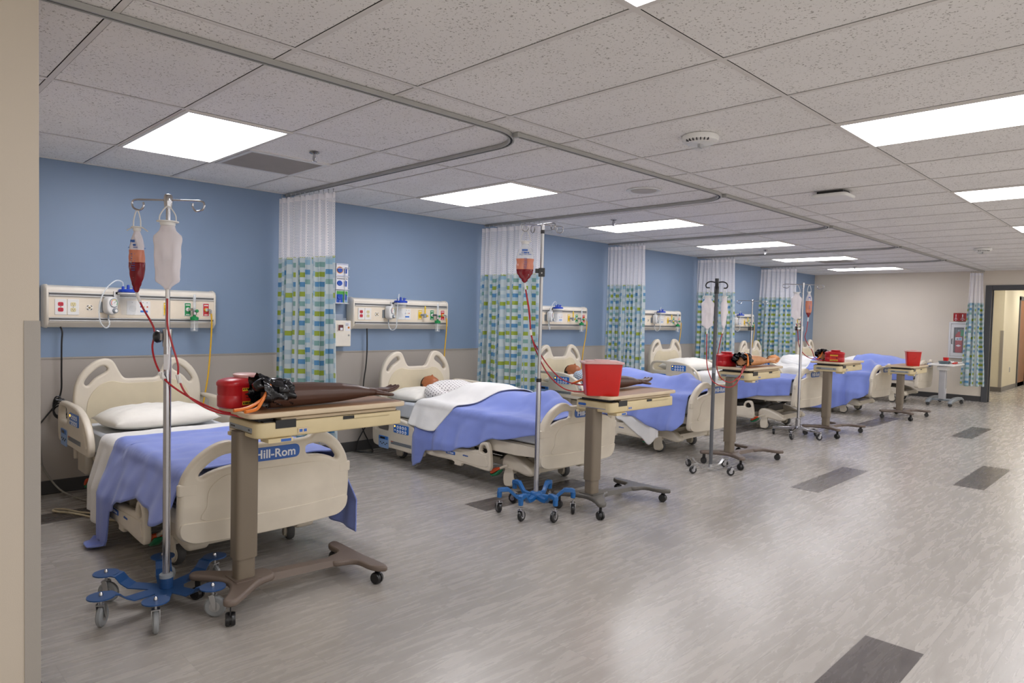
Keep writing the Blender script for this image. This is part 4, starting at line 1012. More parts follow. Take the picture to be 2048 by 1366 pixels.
# bed 4
m = MT[3]
pillow('pillow', .66, 8.12, m, .27, .37, .19, 'plump white pillow on the fourth bed behind its raised rail', -.05, 4, -.05)
drape('bed_sheet', 'white sheet covering the head half of the fourth bed', 'sheet', whitec, .95, 1.62, 8.14, .435, lambda x, y: m + .008, [(.9, .2), (1.7, .2)], [(.9, .1), (1.7, .1)], 40, 80, 7, .012, .006, grp=GS)
drape('blanket', 'blue blanket lying flat on the foot half of the fourth bed', 'blanket', bluec, 1.5, 2.38, 8.14, .437, lambda x, y: m + .02 + .012 * math.exp(-((x - 1.56) / .05) ** 2), [(1.5, .30), (1.7, .27), (2.0, .20), (2.45, .16)], [(1.4, .2), (2.5, .2)], 70, 84, 8, .016, .012, grp=GB, out=.06)
# bed 5
m = MT[4]
pillow('pillow', .74, 10.74, m - .02, .24, .34, .12, 'white pillow under the auburn-haired manikin', 0, 5)
manikin(.66, 10.78, m + .012, skin_l, hair_a, M('white_gown', 'dedede', .9), 'auburn-haired manikin under white sheets in the fifth bed')
bt5 = bodytop(.62, m)
drape('bed_sheet', 'white sheet heaped over the chest of the auburn-haired manikin', 'sheet', whitec, .98, 1.62, 10.78, .435, lambda x, y: bt5(x, y) + .012 + .03 * nz(x * 6, y * 6, 3), [(.9, .26), (1.7, .26)], [(.9, .15), (1.7, .15)], 40, 80, 9, .015, .012, grp=GS)
drape('blanket', 'blue blanket of the fifth bed sweeping down to the floor', 'blanket', bluec, 1.50, 2.47, 10.78, .437, lambda x, y: bt5(x, y) + .03, [(1.4, .58), (1.9, .56), (2.15, .48), (2.3, .36), (2.52, .26)], [(1.4, .2), (2.6, .2)], 80, 84, 10, .032, .012, grp=GB, out=.10)
# bed 6
m = MT[5]
def bt6(x, y): return m + .02 + lerp([(.9, .02), (1.35, .16), (1.6, .20), (1.9, .17), (2.15, .13), (2.4, .03)], x) * math.exp(-(abs(y) / .3) ** 3)
drape('bed_sheet', 'white sheet edge at the head of the farthest blanket', 'sheet', whitec, .9, 1.42, 13.2, .435, lambda x, y: bt6(x, y) - .008, [(.9, .15), (1.5, .15)], [(.9, .15), (1.5, .15)], 30, 60, 11, .012, .006, grp=GS)
drape('blanket', 'blue blanket heaped on the farthest bed', 'blanket', bluec, 1.36, 2.43, 13.2, .437, lambda x, y: bt6(x, y), [(1.3, .25), (2.0, .22), (2.5, .18)], [(1.3, .2), (2.6, .2)], 70, 70, 12, .016, .012, grp=GB)
pillow('pillow', .62, 13.2, m - .01, .22, .34, .13, 'white pillow on the farthest bed beside the end wall', 0, 6)
# ------------------------------------------------------------------ overbed tables
def tbase_me(flat):
    b = MB()
    y1 = .60
    rear = cr([(-.195, -.175), (-.228, -.13), (-.15, -.035), (-.08, .05), (-.05, .13), (.05, .13), (.08, .05), (.15, -.035), (.228, -.13), (.195, -.175), (.11, -.115), (0, -.075), (-.11, -.115)], 4)
    b.plate([rear], .032, .012, T(0, 0, .109))
    b.loft([[(-.045, .0, .09), (.045, .0, .09), (.04, .0, .125), (-.04, .0, .125)], [(-.04, .15, .085), (.04, .15, .085), (.03, .15, .118), (-.03, .15, .118)], [(-.035, y1 - .14, .072), (.035, y1 - .14, .072), (.027, y1 - .14, .102), (-.027, y1 - .14, .102)], [(-.06, y1 - .02, .07), (.06, y1 - .02, .07), (.05, y1 - .02, .098), (-.05, y1 - .02, .098)]])
    fr = cr([(-.23, y1 + .035), (-.245, y1 - .005), (-.2, y1 - .035), (-.085, y1 - .05), (-.042, y1 - .14), (.042, y1 - .14), (.085, y1 - .05), (.2, y1 - .035), (.255, y1 - .005), (.245, y1 + .035), (0, y1 + .03)], 4)
    b.plate([fr], .03, .010, T(0, 0, .085))
    b.box(-.065, .065, -.06, .06, .092, .13)
    return b.me('table_base', taupe2)
TBASE = tbase_me(0)
TCOL = MB().loft([[(p.x, p.y, z) for p in rect(-.038, .038, -.044, .044, .02, 4)] for z in (.11, .30)]).me('inner_column', taupe)
CASTER2 = MB().lathe([(.01, -.021), (.026, -.021), (.03, -.015), (.03, -.004), (.024, -.003), (.024, .003), (.03, .004), (.03, .015), (.026, .021), (.01, .021)], 18, 0, NY(0, 0, .03)).box(-.012, .016, -.003, .003, .03, .098).me('caster', blackp)
def table(loc, H_, label, rz=0, base=None, L=(-.11, .80), tone=None, logo=False):
    t = root('overbed_table', (loc[0], loc[1], 0), label, 'table', 'cream overbed tables at the feet of the beds', rz)
    o = inst(TBASE, 'table_base', t)
    if base:
        o.data = TBASE.copy(); o.data.materials.clear(); o.data.materials.append(base)
    inst(TCOL, 'inner_column', t)
    MB().loft([[(p.x, p.y, z) for p in rect(-.046, .046, -.052, .052, .024, 5)] for z in (.225, H_ - .1)]).obj('outer_column', taupe, t)
    for x, y, a in ((-.19, -.14, .5), (.19, -.14, -.4), (-.2, .6, 1.2), (.215, .6, .3)): inst(CASTER2, 'caster', t, (x, y, 0), (0, 0, a))
    y0, y1 = L[0] + .04, L[1] - .02
    b = MB(); b.plate([fil([(-.165, y0), (.165, y0), (.165, y1), (-.165, y1)], [.05, .05, .012, .012])], .072, .008, T(0, 0, H_ - .085))
    b.box(.158, .168, y0 + .09, y0 + .19, H_ - .078, H_ - .04, 1); b.box(-.15, .15, y0 + .04, y1 - .02, H_ - .05, H_ - .044, 1)
    b.box(.166, .169, y0 + .44, y0 + .50, H_ - .066, H_ - .05, 1)
    b.obj('housing', [tcream, blackp], t, ang=50)
    b = MB(); b.box(-.155, .160, y0 + .12, y1 - .03, H_ - .046, H_ - .030); b.obj('vanity_tray', tedge, t, bev=.004)
    b = MB(); b.plate([fil([(.166, y0 + .50), (.172, y0 + .50), (.172, y1 - .08), (.166, y1 - .08)], .001)], .016, .002, T(0, 0, H_ - .058)); b.obj('tray_pull', tcream, t)
    b = MB(); b.box(-.12, .12, y0 + .03, y0 + .1, H_ - .05, H_ - .024); b.obj('slide_bar', dark, t)
    b = MB(); b.plate([fil([(-.19, L[0]), (.19, L[0]), (.19, L[1]), (-.19, L[1])], .045, 5)], .024, .006, T(0, 0, H_ - .012), 0)
    b.plate([fil([(-.176, L[0] + .014), (.176, L[0] + .014), (.176, L[1] - .014), (-.176, L[1] - .014)], .035, 5)], .001, 0, T(0, 0, H_ + .0003), 1); b.obj('tabletop', [tedge, wood], t, ang=50)
    b = MB(); b.plate([rect(-.12, .12, -.011, .011, .003)], .002, .0005, NY(0, y0 - .001, H_ - .085), 0)
    if logo: b.plate([rect(-.125, -.055, -.006, .012, .008)], .002, .0005, NY(0, y0 - .0035, H_ - .08), 1); b.box(-.12, .12, y0 - .003, y0 - .002, H_ - .097, H_ - .094, 1)
    else: b.box(-.105, -.06, y0 - .003, y0 - .002, H_ - .088, H_ - .081, 2); b.box(.085, .1, y0 - .003, y0 - .002, H_ - .088, H_ - .081, 2); b.box(-.12, .12, y0 - .003, y0 - .002, H_ - .1, H_ - .098, 2)
    b.obj('name_strip', [stainl if not logo else tcream, logob, dark], t)
    b = MB(); b.box(.167, .1685, y0 + .20, y0 + .25, H_ - .11, H_ - .085, 0); b.box(.1685, .169, y0 + .207, y0 + .222, H_ - .104, H_ - .091, 1); b.box(.1685, .169, y0 + .229, y0 + .244, H_ - .104, H_ - .091, 1); b.obj('symbol_label', [tedge, logob], t)
    b = MB(); b.box(.10, .18, y0 + .05, y0 + .17, H_ - .14, H_ - .122, 0); b.box(.18, .1805, y0 + .11, y0 + .16, H_ - .138, H_ - .125, 1); b.obj('height_lever', [tcream, logob], t, bev=.003); MB().box(-.15, -.12, y0 + .0, y0 + .09, H_ - .14, H_ - .122, 0).obj('tilt_lever', tcream, t, bev=.003)
    return t
TX = [(2.77, .63), (2.87, 3.13), (2.76, 5.40), (2.71, 7.98), (2.84, 10.5)]; TH = [.92, .84, .945, .92, .79]
TLB = ['cream overbed table nearest the camera, holding a dark arm and round red container', 'cream overbed table with a grey base under the tall red bin', 'cream overbed table behind the grey pole, holding the tan arm with black cuff', 'cream overbed table holding the red container with yellow labels', 'farthest cream overbed table, holding one small red bin']
for i in range(5): table(TX[i], TH[i], TLB[i], 0, gunm if i == 1 else None, [(-.06, .79), (-.06, .80), (-.03, .74), (-.10, .74), (-.12, .74)][i], logo=(i == 1))
# white table at the far end
t = root('instrument_table', (2.80, 13.12, 0), 'white overbed table with a light grey column and arched feet at the far end', 'table')
for x in (-.17, .17):
    b = MB(); b.plate([cr([(-.24, .055), (-.22, .09), (-.05, .13), (.2, .14), (.5, .125), (.66, .075), (.64, .06), (.4, .085), (0, .075), (-.2, .055)], 4)], .06, .01, frame(x, 0, 0, (0, 1, 0), (0, 0, 1), (1, 0, 0))); b.obj('arched_foot', stainl, t)
MB().box(-.17, .17, -.06, .06, .085, .12).obj('cross_bar', stainl, t, bev=.008)
MB().loft([[(p.x, p.y, z) for p in rect(-.05, .05, -.06, .06, .015)] for z in (.1, .64)]).obj('column', M('light_grey_metal', 'a9a9ab', .4), t)
MB().box(-.08, .08, -.09, .09, .62, .69).obj('top_bracket', white, t, bev=.01)
MB().box(.051, .053, -.015, .02, .2, .3).obj('column_label', boxw, t)
MB().plate([fil([(-.2, -.22), (.2, -.22), (.2, .62), (-.2, .62)], .05)], .03, .01, T(0, 0, .715)).obj('tabletop', white, t)
for x, y in ((-.17, -.2), (.17, -.2), (-.17, .6), (.17, .6)): inst(CASTER2, 'caster', t, (x, y, 0), (0, 0, .4))
# ------------------------------------------------------------------ practice arms
def arm_me(L=.78, thick=1.0):
    b = MB()
    def el(y, rx, rz, zc): return [(rx * math.cos(a), y, zc + rz * math.sin(a)) for a in [2 * PI * k / 16 for k in range(16)]]
    k = L / .78; q = thick
    b.loft([el(-.0, .05 * q, .046 * q, .055), el(.01 * k, .06 * q, .056 * q, .058), el(.12 * k, .062 * q, .060 * q, .060), el(.25 * k, .058 * q, .056 * q, .058), el(.33 * k, .054 * q, .052 * q, .055), el(.40 * k, .050 * q, .048 * q, .054), el(.50 * k, .038 * q, .036 * q, .050), el(.565 * k, .029 * q, .024 * q, .045), el(.61 * k, .036, .021, .043), el(.665 * k, .043, .018, .045), el(.70 * k, .04, .013, .048)])
    for i, (dx, ln) in enumerate(((-.027, .06), (-.0095, .078), (.0095, .082), (.027, .068))):
        y0 = .685 * k; b.tube([(dx, y0, .047), (dx * 1.05, y0 + ln * .45, .052), (dx * 1.05, y0 + ln * .75, .060), (dx * 1.02, y0 + ln, .070)], [.0115, .0105, .0095, .0075], 8)
    b.tube([(.03, .60 * k, .042), (.05, .635 * k, .036), (.056, .67 * k, .03), (.052, .70 * k, .025)], [.013, .012, .0105, .008], 8)
    o = b.obj('practice_arm', skin_d); remesh(o, .0042, 3); me = o.data; bpy.data.objects.remove(o); return me
ARM, ARM2, ARM3 = arm_me(), arm_me(.74, .95), arm_me(.60, .95)
def cuff_me(seed, y0, y1, fl):
    b = MB(); rings = []
    for j in range(15):
        f = j / 14; y = y0 + (y1 - y0) * f; rg = []
        for k in range(40):
            a = 2 * PI * k / 40
            r = .060 + (.014 if math.sin(a) > -.2 else -.006) + .016 * nz(math.cos(a) * 3, math.sin(a) * 3 + y * 25, seed) + fl * max(0, 1 - f * 2.2) * (.4 + .6 * math.sin(a)) + .008 * math.sin(a * 9 + j)
            rg.append((r * math.cos(a), y + .012 * nz(a * 2, f * 4, seed), max(.06 + r * .96 * math.sin(a), .012 + .002 * k % 3 * 0)))
        rings.append(rg)
    b.loft(rings, cap=False)
    for a in (.6, 1.3, 2.0):
        b.lathe([(.007, 0), (.006, .003), (.003, .003)], 10, 1, T(.07 * math.cos(a), (y0 + y1) / 2 - .02 + .015 * a, .062 + .066 * math.sin(a)) @ R(PI / 2 - a, 'Y') @ R(0, 'X'))
    q = random.Random(seed)
    for k in range(9):
        a = .35 + 2.5 * q.random(); y = y0 + .01 + (y1 - y0) * .75 * q.random(); rr = .018 + .016 * q.random(); k0 = len(b.bm.verts)
        b.sph((.058 * math.cos(a), y, .066 + .056 * math.sin(a)), (rr * 1.3, rr * 1.2, rr * .9), 9); b.bm.verts.ensure_lookup_table()
        for v in b.bm.verts[k0:]: v.co += v.co.normalized() * 0 + Vector((nz(v.co.x * 38, v.co.y * 38, seed), nz(v.co.y * 38, v.co.z * 38, seed + 2), nz(v.co.z * 38, v.co.x * 38, seed + 4))) * .016
    me = b.me('cuff', [shinyblack, ivory], ang=75); return me
def arm(me, loc, rz, mat, label, cuff=None, tubes=None):
    m = me.copy(); m.materials.clear(); m.materials.append(mat)
    o = inst(m, 'practice_arm', None, loc, (0, 0, rz)); tag(o, label, 'practice arm', 'rubber practice arms on the tables')
    if cuff: inst(cuff_me(*cuff), 'cuff', o)
    for p in tubes or []: MB().tube(cr(p, 5, False), .008, 8).obj('orange_tube', tubeor, o)
    return o
tz = TH[0]
arm(ARM, (2.83, .70, tz + .001), .03, skin_d, 'dark brown practice arm with black cuff on the table nearest the camera', (3, -.045, .115, .035),
    [[(.02, .0, .12), (.06, -.01, .11), (.075, -.05, .06), (.08, -.12, .025), (.085, -.19, .018)], [(.03, -.0, .122), (.065, -.02, .1), (.085, -.06, .05), (.1, -.09, .02), (.105, -.13, .012), (.11, -.15, .012)]])
arm(ARM2, (2.76, 3.27, TH[1] + .001), 0, skin_d, 'dark brown practice arm with its hand past the tall red bin', (5, -.04, .1, .02), [[(.0, .0, .11), (-.06, -.04, .09), (-.14, -.1, .05)]])
arm(ARM2, (2.82, 5.46, TH[2] + .001), 0, skin_t, 'tan practice arm with black cuff and orange tube behind the grey pole', (8, -.035, .10, .012), [[(.03, -.0, .13), (.07, -.02, .12), (.09, -.04, .06), (.10, -.07, .02)]])
arm(ARM3, (2.585, 8.12, TH[3] + .001), 0, skin_t, 'tan practice arm mostly hidden by the red container with yellow labels', (9, -.035, .08, .012), [[(-.0, -.0, .11), (.0, -.06, .05), (-.02, -.12, .02)]])
# ------------------------------------------------------------------ sharps containers
def jug(x, y, z, rz, label, w=.105, d=.07, h=.125, lab=True, lidmat=None):
    t = root('sharps_container', (x, y, z), label, 'sharps container', 'red sharps containers', rz)
    b = MB(); rings = []
    for s, zz in ((.94, 0), (1, .006), (1, h * .40), (.975, h * .43), (.975, h * .46), (1, h * .49), (1, h * .76), (1.03, h * .78), (1.03, h * .88), (.97, h * .95), (.75, h * 1.02), (.55, h * 1.045)):
        rings.append([(p.x * s, p.y * s, zz) for p in fil([(-d, -w), (d, -w), (d, w), (-d, w)], d * .85, 6)])
    b.loft(rings); b.obj('container_body', redp, t, ang=60)
    b = MB(); b.lathe([(.047, h * 1.03), (.05, h * 1.10), (.055, h * 1.10), (.055, h * 1.15), (.048, h * 1.18), (.01, h * 1.185)], 28, 0, T(0, w * .08, 0)); b.obj('lid', lidmat or lidm, t)
    if lab:
        b = MB(); X = d * 1.0 + .0006
        b.box(X - .001, X, -.045, .045, h * .1, h * .72, 1); b.box(X, X + .0005, -.044, .044, h * .60, h * .71, 0); b.box(X, X + .0005, -.044, .044, h * .11, h * .24, 0)
        for k in range(9): b.box(X + .0005, X + .001, -.042 + .0095 * k, -.036 + .0095 * k, h * .655, h * .69, 2)
        for k in range(8): b.box(X + .0005, X + .001, -.040 + .01 * k, -.034 + .01 * k + .002 * (k % 2), h * .135, h * .205, 2)
        b.box(X, X + .0006, -.03, .022, h * .47, h * .51, 2); b.box(X, X + .0006, -.025, .015, h * .36, h * .38, 2)
        b.lathe([(.011, 0), (.011, .0006)], 14, 2, PX(X, .032, h * .42)); b.lathe([(.005, 0), (.005, .001)], 10, 1, PX(X, .032, h * .42))
        b.obj('warning_label', [yellowlab, redlab, inkm], t)
    return t
jug(2.665, .665, TH[0], .12, 'round-shouldered red sharps container with pale lid behind the dark arm', h=.134, w=.115)
jug(2.645, 5.49, TH[2], -.3, 'red sharps container behind the black cuff of the tan arm', lab=False, lidmat=redp, h=.12)
jug(2.785, 7.98, TH[3], -1.35, 'red sharps container with yellow labels on the fourth table', w=.11, h=.125, lidmat=redp)
def binn(x, y, z, rz, w, d, h, label, tap=.88):
    t = root('sharps_bin', (x, y, z), label, 'sharps bin', 'upright red sharps bins', rz)
    b = MB(); rings = []
    for s, zz in ((tap * .97, 0), (tap, .008), (.995, h * .94), (1, h)):
        rings.append([(p.x * s, p.y * s, zz) for p in rect(-d, d, -w, w, .025, 5)])
    b.loft(rings, cap=True); b.obj('bin_body', redp2, t, ang=60)
    b = MB(); b.plate([rect(-d - .012, d + .012, -w - .012, w + .012, .03, 5)], .014, .004, T(0, 0, h + .003)); b.plate([rect(-d + .01, d - .01, -w + .02, w - .02, .03, 5)], .012, .004, T(0, 0, h + .012)); b.plate([rect(-d * .4, d * .4, -w * .4, w * .4, .02, 5)], .008, .003, T(0, 0, h + .02)); b.obj('bin_lid', lidm, t)
    b = MB(); b.tube([(d * .96, -.045, h * .82), (d * .95, .0, h * .80), (d * .94, .03, h * .68), (d * .93, .02, h * .52), (d * .92, -.03, h * .44)], .0018, 6); b.obj('moulded_ridge', redp2, t)
    return t
binn(2.93, 3.13, TH[1], -.72, .135, .085, .228, 'tall red sharps bin with a frosted lid on the second table', .86)
binn(2.95, 10.66, TH[4], -1.1, .10, .07, .215, 'small upright red sharps bin on the farthest cream table', .82)
# ------------------------------------------------------------------ infusion poles
WH = {}
def pcaster(r, w, wm, fm):
    b = MB(); b.lathe([(r * .5, -w), (r * .85, -w), (r, -w * .5), (r, w * .5), (r * .85, w), (r * .5, w)], 20, 0, NY(-.012, 0, r)); b.lathe([(.003, -w * 1.05), (r * .5, -w * 1.05), (r * .5, w * 1.05), (.003, w * 1.05)], 14, 1, NY(-.012, 0, r))
    wheel = b.me('wheel', [wm, fm])
    b = MB(); 
    for s in (-1, 1): b.plate([cr([(-.02, r * .9), (-.012, r * .8), (-.004, r * .95), (.012, r * 2.0), (-.012, r * 2.1)], 3)], .003, .0008, NY(0, s * (w + .004)))
    b.box(-.014, .014, -w - .005, w + .005, r * 2.0, r * 2.1); b.cyl(0, 0, r * 2.05, r * 2.5, .006, 10); fork = b.me('caster_fork', fm)
    return wheel, fork
def legs_place(t, cx_r, angs, wf, zoff=0):
    for a in angs:
        c = inst(wf[1], 'caster_fork', t, (cx_r * math.cos(a), cx_r * math.sin(a), 0), (0, 0, rnd.random() * 6)); inst(wf[0], 'wheel', c)
def polebar(t, z, zlo, ang, half, m, style, hooks=2):
    b = MB(); u = Vector((math.cos(ang), math.sin(ang), 0))
    for s in (-1, 1):
        if style == 'ram':
            pts = [(0, z), (half * .55, z), (half * .92, z - .002), (half, z - .018), (half * .95, z - .04), (half * .78, z - .048), (half * .68, z - .03), (half * .69, z - .012)]
        else:
            pts = [(0, z - .01), (half * .5, z - .005), (half * .9, z - .015), (half, z - .04), (half * .85, z - .055), (half * .65, z - .05)]
        b.tube(cr([tuple(u * s * p[0] + Vector((0, 0, p[1]))) for p in pts], 4, False), .0045 if style == 'ram' else .006, 8)
    b.obj('hook_bar', m, t)
ang45 = PI / 4
# 1: chrome pole, navy six-legged base
t = root('infusion_pole', (2.55, .36, 0), 'chrome infusion pole on a navy six-legged base in front of the nearest bed', 'infusion pole', 'infusion poles')
b = MB(); b.lathe([(.075, .0785), (.075, .083)], 24, 0); A1 = [math.radians(x) for x in (-78, -26, 22, 113, 165, 222)]
for a in A1:
    m = R(a, 'Z'); w = .035
    for p, q in zip([(.03, .078), (.165, .08), (.20, .10), (.225, .128), (.245, .132)], [(.165, .08), (.20, .10), (.225, .128), (.245, .132), (.33, .132)]):
        w0 = w * (1 if p[0] < .24 else 1); b.loft([[(p[0], -w0, p[1]), (p[0], w0, p[1]), (p[0], w0, p[1] + .005), (p[0], -w0, p[1] + .005)], [(q[0], -w0, q[1]), (q[0], w0, q[1]), (q[0], w0, q[1] + .005), (q[0], -w0, q[1] + .005)]], mt=m)
    b.lathe([(.055, .132), (.055, .1375)], 20, 0, m @ T(.29, 0, 0))
b.lathe([(.03, .083), (.03, .13)], 18); b.obj('leg_base', bluebase, t, ang=30)
b = MB()
for a in A1: b.lathe([(.009, .137), (.009, .144), (.006, .152), (.002, .154)], 10, 0, R(a, 'Z') @ T(.29, 0, 0))
b.obj('cap_nut', chrome, t)
legs_place(t, .29, A1, pcaster(.048, .012, M('clear_grey_wheel', '8f9294', .25, alpha=.92), steel))
MB().lathe([(.03, .13), (.03, .145), (.023, .15)], 16).obj('collar', stainl, t)
MB().cyl(0, 0, .09, 1.25, .0165, 16).obj('lower_pole', chrome, t)
MB().cyl(0, 0, 1.2, 1.87, .0098, 14).obj('upper_pole', chrome, t)
b = MB(); b.lathe([(.021, 1.205), (.021, 1.285)], 14); b.box(-.03, .015, -.012, .012, 1.235, 1.265, 0, R(ang45, 'Z')); b.obj('clamp', chrome, t)
b = MB(); b.lathe([(.012, 0), (.026, .004), (.03, .016), (.024, .026), (.006, .028)], 18, 0, T(0, 0, 1.25) @ R(ang45 + PI, 'Z') @ PX(.03, 0, 0)); b.obj('knob', blackp, t)
MB().lathe([(.014, 1.745), (.014, 1.765)], 12).obj('pole_ring', stainl, t); MB().lathe([(.016, 1.835), (.019, 1.865), (.02, 1.885), (.015, 1.90), (.004, 1.903)], 12).obj('pole_head', chrome, t)
polebar(t, 1.875, 0, ang45, .165, chrome, 'ram')
MB().box(.0165, .018, -.008, .012, 1.1, 1.17, 0, R(-ang45, 'Z')).obj('pole_label', boxw, t)
# 2: blue cast base
t = root('infusion_pole', (2.64, 2.79, 0), 'chrome infusion pole on a bright blue cast base at the second bed', 'infusion pole', 'infusion poles')
A2 = [math.radians(x) for x in (235, 290, 343, 42, 110, 170)]
b = MB(); b.lathe([(.045, .10), (.05, .12), (.04, .145), (.022, .15)], 18)
for a in A2:
    m = R(a, 'Z'); b.loft([[(x, s * w, z + h) for s, h in ((-1, 0), (1, 0), (.8, .028), (-.8, .028))] for x, w, z in ((.02, .024, .105), (.10, .018, .095), (.14, .016, .098), (.175, .016, .13), (.2, .017, .152), (.25, .02, .152), (.275, .018, .145))], mt=m)
    b.lathe([(.017, .11), (.018, .155)], 12, 0, m @ T(.262, 0, 0))
b.obj('leg_base', bluecast, t, bev=.003, ang=50)
legs_place(t, .262, A2, pcaster(.038, .013, blackp, chrome))
MB().cyl(0, 0, .12, .945, .0175, 16).obj('lower_pole', chrome, t); MB().cyl(0, 0, .93, 1.985, .0125, 14).obj('upper_pole', steel, t)
MB().lathe([(.0185, .925), (.0185, .95)], 14).lathe([(.0145, 1.965), (.0145, 1.99)], 12).obj('pole_collar', blackp, t)
b = MB(); b.box(-.022, .022, -.022, .022, 1.665, 1.725, 0, R(ang45, 'Z')); b.box(-.045, -.02, -.014, .014, 1.69, 1.72, 0, R(ang45, 'Z')); b.lathe([(.006, 0), (.006, .004)], 8, 1, R(-ang45, 'Z') @ PX(.022, 0, 1.69)); b.obj('clamp', [blackp, steel], t, bev=.003)
MB().lathe([(.012, 1.985), (.015, 2.0), (.015, 2.03), (.006, 2.035)], 12).obj('pole_head', chrome, t)
polebar(t, 2.022, 0, ang45 + .25, .15, chrome, 'ram'); polebar(t, 2.03, 0, ang45 - .9, .13, chrome, 'ram')
# 3: grey painted pole, thin flat legs
t = root('infusion_pole', (2.775, 5.02, 0), 'dark grey infusion pole with two white bags and thin flat legs', 'infusion pole', 'infusion poles')
A3 = [math.radians(x) for x in (180, 262, 350, 82)]
b = MB()
for a in A3:
    m = R(a, 'Z'); b.loft([[(x, -w, z), (x, w, z), (x, w, z + .004), (x, -w, z + .004)] for x, w, z in ((0, .012, .03), (.10, .012, .03), (.15, .012, .05), (.19, .013, .085), (.25, .016, .087))], mt=m)
b.lathe([(.02, .03), (.018, .06)], 12); b.obj('leg_base', steel, t, ang=30)
legs_place(t, .238, A3, pcaster(.034, .013, blackp, chrome))
MB().cyl(0, 0, .03, 1.68, .0165, 16).obj('pole', greypole, t)
MB().cyl(0, 0, .905, .955, .018, 14).obj('white_band', stainl, t)
b = MB(); b.lathe([(.021, 1.635), (.021, 1.70), (.017, 1.705), (.017, 1.775)], 14); b.obj('pole_head', blackp, t)
b = MB()
for s in (-1, 1):
    u = Vector((math.cos(ang45), math.sin(ang45), 0)); b.tube(cr([tuple(u * s * p[0] + Vector((0, 0, p[1]))) for p in ((0, 1.735), (.05, 1.745), (.085, 1.735), (.10, 1.71), (.09, 1.69), (.065, 1.688))], 5, False), .006, 8)
b.obj('hook_bar', blackp, t)
# 4: chrome pole, five chrome legs
t = root('infusion_pole', (2.53, 7.58, 0), 'chrome infusion pole with five chrome legs by the fourth bed', 'infusion pole', 'infusion poles')
A4 = [math.radians(x) for x in (-82, -5, 62, 130, 190)]
b = MB(); b.lathe([(.028, .09), (.028, .22), (.024, .225)], 16)
for a in A4: b.loft([[(x, -w, z), (x, w, z), (x, w, z + h), (x, -w, z + h)] for x, w, z, h in ((.02, .016, .10, .035), (.12, .014, .085, .03), (.29, .012, .08, .022))], mt=R(a, 'Z'))
b.obj('leg_base', chrome, t, bev=.003)
legs_place(t, .28, A4, pcaster(.036, .013, blackp, chrome))
MB().cyl(0, 0, .2, 1.34, .0165, 16).obj('lower_pole', chrome, t); MB().cyl(0, 0, 1.3, 1.86, .0115, 12).obj('upper_pole', chrome, t)
b = MB(); b.lathe([(.021, 1.29), (.021, 1.345)], 14); b.box(-.08, .0, -.01, .01, 1.31, 1.33, 0, R(ang45, 'Z')); b.lathe([(.012, 0), (.028, .005), (.026, .02), (.006, .024)], 14, 1, T(0, 0, 1.32) @ R(ang45 + PI, 'Z') @ PX(.055, 0, 0)); b.obj('clamp', [chrome, blackp], t)
MB().lathe([(.014, 1.81), (.017, 1.84), (.017, 1.872), (.006, 1.876)], 12).obj('pole_head', chrome, t)
polebar(t, 1.852, 0, ang45, .25, chrome, 'ram')
# 5: bare pole between the fourth and fifth beds
t = root('infusion_pole', (1.05, 9.34, 0), 'bare chrome infusion pole standing between the fourth and fifth beds', 'infusion pole', 'infusion poles')
b = MB()
for k in range(5): b.loft([[(x, -w, z), (x, w, z), (x, w, z + .025), (x, -w, z + .025)] for x, w, z in ((.02, .016, .09), (.28, .012, .08))], mt=R(k * 1.256, 'Z'))
b.obj('leg_base', chrome, t, bev=.003); legs_place(t, .27, [k * 1.256 for k in range(5)], pcaster(.034, .013, blackp, chrome))
MB().cyl(0, 0, .09, 1.3, .0165, 14).obj('lower_pole', chrome, t); MB().cyl(0, 0, 1.28, 1.70, .0115, 12).obj('upper_pole', chrome, t)
MB().lathe([(.014, 1.66), (.017, 1.72), (.006, 1.74)], 12).obj('pole_head', chrome, t); MB().box(-.05, .03, -.016, .016, 1.255, 1.31, 0, R(ang45, 'Z')).obj('clamp', blackp, t)
polebar(t, 1.712, 0, ang45, .24, chrome, 'ram')
